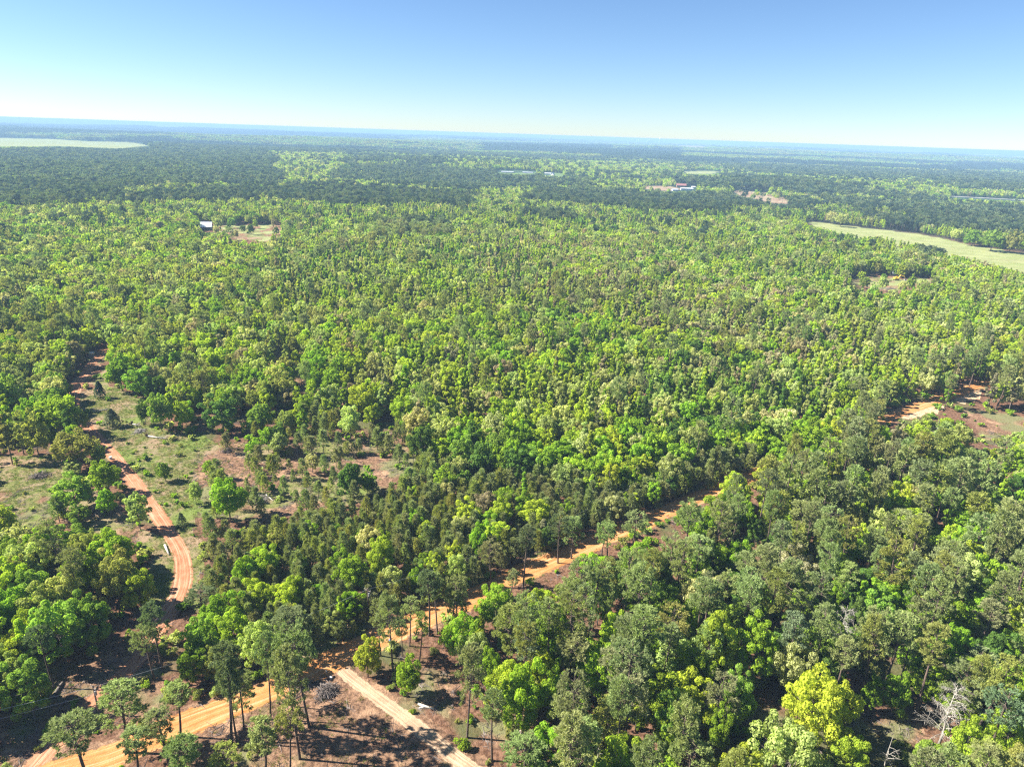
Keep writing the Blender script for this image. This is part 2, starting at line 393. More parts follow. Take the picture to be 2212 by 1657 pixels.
def road_material(name, lo, hi, pale, dark):
    m, t = new_mat(name)
    at = N(t, 'ShaderNodeAttribute', attribute_name='across'); sp = N(t, 'ShaderNodeSeparateXYZ'); t.links.new(at.outputs['Vector'], sp.inputs[0])
    across, along = sp.outputs[0], sp.outputs[1]          # across -1..1, along in metres
    g = N(t, 'ShaderNodeNewGeometry'); P = g.outputs['Position']
    cv = N(t, 'ShaderNodeCombineXYZ'); t.links.new(math_n(t, 'MULTIPLY', across, 5.5), cv.inputs[0]); t.links.new(math_n(t, 'MULTIPLY', along, 0.05), cv.inputs[1])
    streak = noise(t, cv.outputs[0], 1.0, 3, 0.6); n = noise(t, P, 0.35, 4, 0.65); nf = noise(t, P, 2.5, 4, 0.7)
    c = ramp_mix(t, smooth_n(t, n, 0.35, 0.65), lo, hi)
    c = ramp_mix(t, math_n(t, 'MULTIPLY', smooth_n(t, streak, 0.5, 0.66), 0.75), c, pale)
    c = ramp_mix(t, math_n(t, 'MULTIPLY', smooth_n(t, streak, 0.47, 0.36), 0.6), c, dark)
    c = ramp_mix(t, math_n(t, 'MULTIPLY', smooth_n(t, nf, 0.58, 0.7), 0.5), c, dark)
    b = N(t, 'ShaderNodeBsdfDiffuse'); t.links.new(c, b.inputs[0])
    bp = N(t, 'ShaderNodeBump'); bp.inputs['Strength'].default_value = 0.7; bp.inputs['Distance'].default_value = 0.18
    t.links.new(math_n(t, 'MULTIPLY_ADD', streak, 1.5, nf), bp.inputs['Height']); t.links.new(bp.outputs[0], b.inputs['Normal'])
    tr = N(t, 'ShaderNodeBsdfTransparent')
    e = math_n(t, 'ABSOLUTE', across); e = math_n(t, 'MULTIPLY_ADD', math_n(t, 'SUBTRACT', noise(t, P, 0.8, 4, 0.7), 0.5), 0.9, e)
    mx = N(t, 'ShaderNodeMixShader'); t.links.new(smooth_n(t, e, 0.78, 0.9), mx.inputs[0]); t.links.new(b.outputs[0], mx.inputs[1]); t.links.new(tr.outputs[0], mx.inputs[2])
    o = N(t, 'ShaderNodeOutputMaterial'); t.links.new(mx.outputs[0], o.inputs[0])
    return m

def ribbon(name, line, width, mat, z, label, wvar=0.12):
    P = np.array([ground_at(u, v)[:2] for u, v, _ in line])
    # dense Catmull-Rom resampling
    out = []
    for i in range(len(P) - 1):
        p0, p1, p2, p3 = P[max(i - 1, 0)], P[i], P[i + 1], P[min(i + 2, len(P) - 1)]
        n = max(2, int(np.linalg.norm(p2 - p1) / 1.5))
        for k in range(n):
            s = k / n
            out.append(0.5 * ((2 * p1) + (-p0 + p2) * s + (2 * p0 - 5 * p1 + 4 * p2 - p3) * s * s + (-p0 + 3 * p1 - 3 * p2 + p3) * s ** 3))
    C = np.array(out); T = np.gradient(C, axis=0); T /= np.linalg.norm(T, axis=1)[:, None]
    Nn = np.stack([-T[:, 1], T[:, 0]], -1); L = np.concatenate([[0], np.cumsum(np.linalg.norm(np.diff(C, axis=0), axis=1))])
    ws = width / 2 * 1.2 * (1 + wvar * (vnoise(L / 12, L * 0, 3) - 0.5) * 2)
    cols = np.linspace(-1, 1, 9)
    V = []; A = []
    for c in cols:
        q = C + Nn * (ws * c)[:, None]
        V.append(np.stack([q[:, 0], q[:, 1], height(q[:, 0], q[:, 1]) + z], -1)); A.append(np.stack([np.full(len(C), c), L, L * 0], -1))
    V = np.stack(V, 1).reshape(-1, 3); A = np.stack(A, 1).reshape(-1, 3); n, k = len(C), len(cols)
    i, j = np.meshgrid(np.arange(n - 1), np.arange(k - 1), indexing='ij')
    q = np.stack([i * k + j, i * k + j + 1, (i + 1) * k + j + 1, (i + 1) * k + j], -1).reshape(-1, 4)
    me = np_mesh(name, V, [q], [mat])
    a = me.attributes.new('across', 'FLOAT_VECTOR', 'POINT'); a.data.foreach_set('vector', A.astype(np.float32).ravel())
    tag(link(bpy.data.objects.new(name, me)), label, kind='structure')
    return C
M_ORANGE = road_material('orange_clay', (0.42, 0.185, 0.065), (0.47, 0.235, 0.09), (0.52, 0.34, 0.19), (0.31, 0.12, 0.04))
M_RED = road_material('red_clay', (0.33, 0.15, 0.08), (0.42, 0.215, 0.125), (0.52, 0.32, 0.21), (0.24, 0.10, 0.05))
M_TRAIL = road_material('sandy_trail', (0.34, 0.225, 0.145), (0.46, 0.32, 0.21), (0.53, 0.41, 0.29), (0.20, 0.13, 0.085))
C_ROAD = ribbon('dirt_road', ROAD, 6.2, M_ORANGE, 0.012, 'straight orange clay road running up to the right between the pines')
C_TRACK = ribbon('red_clay_track', TRACK, 3.9, M_RED, 0.008, 'narrow red clay track curving up the left side')
C_TRAIL = ribbon('sandy_trail', TRAIL, 3.0, M_TRAIL, 0.004, 'sandy side trail leading down from the road junction')
_p = [(2052, 424.5, 1), (2100, 427, 1), (2150, 429.5, 1), (2212, 433, 1), (2240, 434.5, 1)]
ribbon('highway', _p, 9, simple_mat('asphalt_pale', (0.24, 0.235, 0.22), (0.30, 0.29, 0.27), 0.05), 0.25, 'pale highway strip crossing the far right woods')

# ------------------------------------------------------------------ foliage builders (numpy)
def unit(v): return v / (np.linalg.norm(v, axis=-1, keepdims=True) + 1e-9)

def leaf_cards(P, Nrm, L, Wd, rng, lean=0.55):
    """diamond leaf faces at P facing roughly along Nrm"""
    n = len(P)
    nn = unit(Nrm + rng.normal(0, lean, (n, 3)))
    a = unit(np.cross(nn, unit(rng.normal(0, 1, (n, 3))))); b = np.cross(nn, a)
    l = (L * rng.uniform(0.7, 1.3, n))[:, None] * 0.5; w = (Wd * rng.uniform(0.7, 1.3, n))[:, None] * 0.5
    k = rng.uniform(-0.25, 0.25, (n, 1)) * l
    V = np.stack([P - a * l, P + b * w + a * k, P + a * l, P - b * w + a * k], 1)
    V[:, 0] -= nn * l * 0.25; V[:, 2] -= nn * l * 0.25
    return V.reshape(-1, 3)

def blades(P, D, L, Wd, rng, spread=0.5):
    """needle blades rooted at P pointing along D"""
    n = len(P); d = unit(D + rng.normal(0, spread, (n, 3))); s = unit(np.cross(d, rng.normal(0, 1, (n, 3))))
    l = (L * rng.uniform(0.6, 1.25, n))[:, None]; w = (Wd * rng.uniform(0.7, 1.3, n))[:, None] * 0.5
    V = np.stack([P, P + d * l * 0.5 + s * w, P + d * l, P + d * l * 0.55 - s * w], 1)
    return V.reshape(-1, 3)

def clump_points(C, Rr, n, rng, up=0.25, flat=0.8, shell=0.25):
    w = Rr ** 2; idx = rng.choice(len(C), n, p=w / w.sum())
    d = rng.normal(0, 1, (n, 3)); d[:, 2] += up; d = unit(d)
    r = (Rr[idx] * (1 - shell * rng.random(n) ** 1.5))[:, None]
    return C[idx] + d * r * np.array([1, 1, flat]), d, idx

def crown_obj_mesh(name, V, mat, rng, lv_by=None, amp=0.28):
    n = len(V) // 4; q = np.arange(n * 4).reshape(n, 4)
    lv = rng.uniform(1 - amp, 1 + amp, n)
    if lv_by is not None: lv = lv * lv_by
    return np_mesh(name, V, [q], [mat], None, lv)

LOD = {'near': 0, 'mid': 1, 'far': 2, 'vfar': 3}
def make_broadleaf(seed, lod, shape):
    rng = np.random.default_rng(seed)
    if shape == 'slender': Ht, cz, R3 = 12.0, 7.0, np.array([1.75, 1.75, 5.2])
    elif shape == 'oak': Ht, cz, R3 = 10.0, 6.2, np.array([4.3, 4.3, 3.6])
    else: Ht, cz, R3 = 10.0, 5.6, np.array([3.4, 3.4, 4.4])
    nc = {'slender': 34, 'oak': 70, 'round': 60}[shape]
    k = np.arange(nc) + 0.5; ph = np.arccos(1 - 1.75 * k / nc); th = math.pi * (1 + 5 ** 0.5) * k + rng.uniform(0, 6)
    dirs = np.stack([np.cos(th) * np.sin(ph), np.sin(th) * np.sin(ph), np.cos(ph)], -1)
    C = dirs * R3 * rng.uniform(0.50, 0.97, (nc, 1)); C[:, 2] += cz
    C += rng.normal(0, 0.35, C.shape)
    lobes = unit(rng.normal(0, 1, (4, 3))); C += (C - [0, 0, cz]) * (np.clip((dirs @ lobes.T) - 0.55, 0, 1).sum(1) * rng.uniform(.3, .55))[:, None]
    if shape == 'slender': C[:, :2] *= np.clip(1.35 - (C[:, 2:] / Ht) * 0.95, 0.3, 1.0)
    Rr = rng.uniform(0.5, 1.2, nc) * (0.66 if shape == 'slender' else 1.0)
    n, L, Wd = [(9000, 0.38, 0.26), (3200, 0.62, 0.42), (800, 1.15, 0.8), (150, 2.4, 1.7)][lod]
    if shape == 'slender': n = int(n * 0.62)
    P, d, idx = clump_points(C, Rr, n, rng, 0.3, 0.85, 0.35)
    cl = rng.uniform(0.82, 1.2, nc)[idx]
    V = leaf_cards(P, d, L, Wd, rng, 0.36)
    crown = crown_obj_mesh('crown', V, M_LEAF, rng, cl, 0.22)
    mb = MB(); kk = [7, 5, 4, 3][lod]
    bend = rng.normal(0, 0.25, 2)
    path = [(0, 0, -0.3), (bend[0] * .3, bend[1] * .3, cz * 0.35), (bend[0], bend[1], cz), (bend[0] * .6, bend[1] * .6, cz + R3[2] * 0.6)]
    mb.tube(path, [0.20, 0.16, 0.11, 0.03], kk)
    if lod < 3:
        for i in range(0, nc, [3, 7, 16][lod]):
            s = rng.uniform(0.35, 0.8); st = np.array([bend[0] * s, bend[1] * s, min(cz, C[i, 2]) * s + 0.8])
            md = (st + C[i]) / 2 + rng.normal(0, .15, 3)
            mb.tube([st, md, C[i] + unit(C[i] - st) * Rr[i] * 0.5], [0.075, 0.05, 0.018], 3 if lod else 4, False)
    return crown, mb.mesh('trunk', M_BARK, True)

def make_pine(seed, lod, style='tall'):
    rng = np.random.default_rng(seed)
    Ht = 20.0; z0 = rng.uniform(11.5, 14.0); Rm = rng.uniform(2.5, 3.3)
    if style == 'full': z0 = rng.uniform(6.0, 8.0); Rm = rng.uniform(2.9, 3.5)
    nc = 42 if style == 'tall' else 56
    t = rng.random(nc) ** 0.85; z = z0 + (Ht - z0 - 0.7) * t
    prof = np.sqrt(np.clip(1 - ((t - 0.42) / 0.62) ** 2, 0.03, 1)); a = np.arange(nc) * 2.4 + rng.uniform(0, 6)
    rr = Rm * prof * rng.uniform(0.45, 1.0, nc)
    C = np.stack([np.cos(a) * rr, np.sin(a) * rr, z], -1)
    bend = rng.normal(0, 0.5, 2); ctr = lambda zz: np.array([bend[0] * math.sin(zz / Ht * 2.2), bend[1] * math.sin(zz / Ht * 2.2), zz])
    for i in range(nc): C[i, :2] += ctr(z[i])[:2]
    Rr = rng.uniform(0.5, 1.05, nc)
    n, L, Wd = [(8500, 0.50, 0.10), (3000, 0.8, 0.19), (800, 1.25, 0.42), (150, 2.4, 1.2)][lod]
    if style == 'full': n = int(n * 1.35)
    w = Rr ** 2; per = [16, 9, 4, 2][lod]; nt_ = n // per
    P0, d0, idx0 = clump_points(C, Rr, nt_, rng, 0.35, 0.7, 0.8)
    P = np.repeat(P0, per, 0); out = unit(P0 - np.array([0, 0, 1]) * 0 - np.stack([C[idx0, 0] * 0.3, C[idx0, 1] * 0.3, C[idx0, 2]], -1))
    D = np.repeat(out + np.array([0, 0, 0.35]), per, 0)
    V = blades(P, D, L, Wd, rng, 0.6)
    cl = np.repeat(rng.uniform(0.75, 1.25, nt_), per)
    crown = crown_obj_mesh('crown', V, M_NEEDLE, rng, cl, 0.2)
    mb = MB(); kk = [8, 6, 4, 3][lod]
    zs = [-0.4, 0.5, 4, 8, 12, 16, 19.2] if lod < 2 else [-0.4, 10, 19]
    r = [0.34, 0.27, 0.23, 0.20, 0.16, 0.10, 0.03] if lod < 2 else [0.30, 0.2, 0.04]
    mb.tube([ctr(q) for q in zs], r, kk)
    if lod < 3:
        for i in range(0, nc, [1, 2, 6][lod]):
            st = ctr(max(z[i] - rng.uniform(0.3, 1.6), z0 - 1.5)); md = st * 0.4 + C[i] * 0.6 - np.array([0, 0, 0.25])
            mb.tube([st, md, C[i]], [0.075, 0.05, 0.02], 3, False)
        if lod < 2:
            for i in range(7):
                zz = rng.uniform(z0 - 5, z0); aa = rng.uniform(0, 6.28); l = rng.uniform(0.5, 1.9); st = ctr(zz)
                mb.tube([st, st + np.array([math.cos(aa) * l, math.sin(aa) * l, rng.uniform(-.3, .5)])], [0.045, 0.015], 3, False)
    return crown, mb.mesh('trunk', M_BARK_PINE, True)

def make_young(seed, lod):
    rng = np.random.default_rng(seed); Ht = 6.0; z0 = 1.2; Rm = rng.uniform(1.15, 1.55)
    n, L, Wd = [(2200, 0.5, 0.075), (900, 0.7, 0.15), (260, 1.0, 0.36), (60, 1.7, 0.8)][lod]
    per = [12, 7, 4, 2][lod]; nt_ = n // per
    t = rng.random(nt_) ** 0.8; z = z0 + (Ht - z0 - 0.4) * t; a = rng.uniform(0, 6.28, nt_)
    lob = 1 + 0.3 * np.sin(a * 5 + z * 3)
    rr = Rm * np.clip(1.05 - t, 0.08, 1) ** 0.65 * lob * rng.random(nt_) ** 0.4
    P0 = np.stack([np.cos(a) * rr, np.sin(a) * rr, z], -1)
    D0 = np.stack([np.cos(a) * 0.5, np.sin(a) * 0.5, np.full(nt_, 0.9)], -1)
    V = blades(np.repeat(P0, per, 0), np.repeat(D0, per, 0), L, Wd, rng, 0.45)
    crown = crown_obj_mesh('crown', V, M_NEEDLE, rng, np.repeat(rng.uniform(0.75, 1.25, nt_), per), 0.2)
    mb = MB(); mb.tube([(0, 0, -0.2), (0.05, 0, 2.5), (0, 0.04, 5.8)], [0.09, 0.07, 0.015], 5 if lod == 0 else 3)
    if lod < 2:
        for i in range(14 if lod == 0 else 6):
            zz = rng.uniform(0.9, 4.6); aa = rng.uniform(0, 6.28); l = rng.uniform(0.6, 1.2)
            mb.tube([(0, 0, zz), (math.cos(aa) * l, math.sin(aa) * l, zz + l * 0.6)], [0.03, 0.01], 3, False)
    return crown, mb.mesh('trunk', M_BARK_PINE, True)

def make_cedar(seed, lod):
    rng = np.random.default_rng(seed); Ht = 6.0
    n, L, Wd = [(2600, 0.34, 0.2), (900, 0.55, 0.34), (260, 1.0, 0.6), (80, 1.5, 1.0)][lod]
    t = rng.random(n) ** 0.75; z = 0.35 + 5.4 * t; a = rng.uniform(0, 6.28, n)
    rr = 2.0 * np.clip(1.03 - t, 0.05, 1) ** 0.75 * (1 + 0.22 * np.sin(a * 6 + z * 2.4)) * rng.uniform(0.72, 1.0, n)
    P = np.stack([np.cos(a) * rr, np.sin(a) * rr, z], -1); Nn = np.stack([np.cos(a), np.sin(a), np.full(n, 0.5)], -1)
    V = leaf_cards(P, Nn, L, Wd, rng, 0.5)
    crown = crown_obj_mesh('crown', V, M_NEEDLE, rng, None, 0.35)
    mb = MB(); mb.tube([(0, 0, -0.2), (0, 0, 5.2)], [0.14, 0.03], 5)
    return crown, mb.mesh('trunk', M_BARK, True)

def make_shrub(seed, lod):
    rng = np.random.default_rng(seed); nc = 9
    C = rng.normal(0, 0.5, (nc, 3)); C[:, 2] = rng.uniform(0.4, 1.3, nc); Rr = rng.uniform(0.35, 0.65, nc)
    n, L, Wd = [(700, 0.30, 0.2), (240, 0.5, 0.34), (80, 0.9, 0.6), (40, 1.2, 0.8)][lod]
    P, d, idx = clump_points(C, Rr, n, rng, 0.5, 0.9, 0.4)
    crown = crown_obj_mesh('leaves', leaf_cards(P, d, L, Wd, rng, 0.6), M_LEAF, rng, rng.uniform(.8, 1.2, nc)[idx], 0.25)
    mb = MB()
    for i in range(4): mb.tube([(0, 0, -.1), C[i]], [0.03, 0.01], 3, False)
    return crown, mb.mesh('stem', M_BARK)

def make_dead(seed, lod, feathery=True):
    """bare grey tree: stem with long upswept limbs and drooping side twigs"""
    rng = np.random.default_rng(seed); Ht = 16.0; tw = MB(); tr = MB()
    tr.tube([(0, 0, -.3), (0.1, 0, 5), (-0.1, 0.1, 10), (0, 0, 15.8)], [0.26, 0.2, 0.13, 0.03], 7)
    nb = 46 if feathery else 14; Pt = []; Dt = []
    for i in range(nb):
        zz = rng.uniform(4.5, 15.0); a = i * 2.4 + rng.uniform(-.3, .3); l = (3.6 * (1 - (zz - 4) / 14) + 0.9) * rng.uniform(0.7, 1.1)
        e = np.array([math.cos(a) * l, math.sin(a) * l, l * rng.uniform(-0.05, 0.55)]); st = np.array([0, 0, zz]); md = st + e * 0.5 + np.array([0, 0, 0.25])
        tw.tube([st, md, st + e], [0.07, 0.045, 0.015], 3, False)
        for q in range(7 if feathery else 4):
            s = rng.uniform(0.3, 1); b = st + e * s; g = rng.normal(0, 0.45, 3) + e / l * 0.5; g[2] -= 0.35 if feathery else 0
            tw.tube([b, b + g * rng.uniform(0.5, 1.3)], [0.025, 0.008], 3, False)
        if feathery:
            for q in range(22): Pt.append(st + e * rng.uniform(0.15, 1)); Dt.append(np.array([e[0] / l * .5, e[1] / l * .5, -0.3]))
    m = tw.mesh('branches', M_DEAD)
    if feathery:
        V = blades(np.array(Pt), np.array(Dt), 0.7, 0.05, rng, 0.5); n = len(V) // 4
        v0 = np.array([v.co[:] for v in m.vertices]); f3 = [list(p.vertices) for p in m.polygons]
        me = bpy.data.meshes.new('branches'); off = len(v0)
        me.from_pydata(np.concatenate([v0, V]).tolist(), [], f3 + [[off + 4 * i + k for k in range(4)] for i in range(n)]); me.materials.append(M_DEAD); m = me
    return m, tr.mesh('trunk', M_DEAD, True)

PROTO = {}
def proto(kind, lod, var):
    key = (kind, lod, var)
    if key not in PROTO:
        s = hash((kind[0], len(kind), var * 7)) % 1000 if False else (len(kind) * 31 + ord(kind[0]) + ord(kind[-1]) * 3 + var * 17)
        if kind == 'broadleaf': PROTO[key] = make_broadleaf(s, lod, 'round')
        elif kind == 'oak': PROTO[key] = make_broadleaf(s, lod, 'oak')
        elif kind == 'slender': PROTO[key] = make_broadleaf(s, lod, 'slender')
        elif kind == 'pine': PROTO[key] = make_pine(s, lod, 'tall' if var % 3 else 'full')
        elif kind == 'young': PROTO[key] = make_young(s, lod)
        elif kind == 'cedar': PROTO[key] = make_cedar(s, lod)
        elif kind == 'shrub': PROTO[key] = make_shrub(s, lod)
        elif kind == 'dead': PROTO[key] = make_dead(s, 0, True)
        elif kind == 'snag': PROTO[key] = make_dead(s, 0, False)
    return PROTO[key]
NVAR = {'broadleaf': 5, 'oak': 4, 'slender': 4, 'pine': 6, 'young': 4, 'cedar': 2, 'shrub': 3, 'dead': 2, 'snag': 2}
NOMH = {'broadleaf': 10.0, 'oak': 9.9, 'slender': 12.0, 'pine': 20.3, 'young': 6.1, 'cedar': 6.0, 'shrub': 1.8, 'dead': 16.0, 'snag': 16.0}
NOMR = {'broadleaf': 4.0, 'oak': 4.9, 'slender': 2.1, 'pine': 3.4, 'young': 1.5, 'cedar': 2.0, 'shrub': 1.1, 'dead': 3.8, 'snag': 3.0}
KINDS = list(NVAR)

TONES = {
    'bright green': (0.270, 0.410, 0.038), 'yellow-green': (0.400, 0.500, 0.050), 'mid green': (0.240, 0.365, 0.058),
    'dark green': (0.130, 0.220, 0.045), 'pale green': (0.420, 0.480, 0.165), 'cream-tipped': (0.49, 0.50, 0.22), 'olive green': (0.315, 0.345, 0.095),
    'greyish tan': (0.38, 0.35, 0.20), 'grey-green': (0.300, 0.360, 0.135), 'dull dark green': (0.175, 0.225, 0.100),
    'dull olive': (0.285, 0.315, 0.140), 'blue-green': (0.215, 0.290, 0.165), 'deep blue-green': (0.066, 0.108, 0.070)}
TN = list(TONES); TV = np.array([TONES[k] for k in TN])

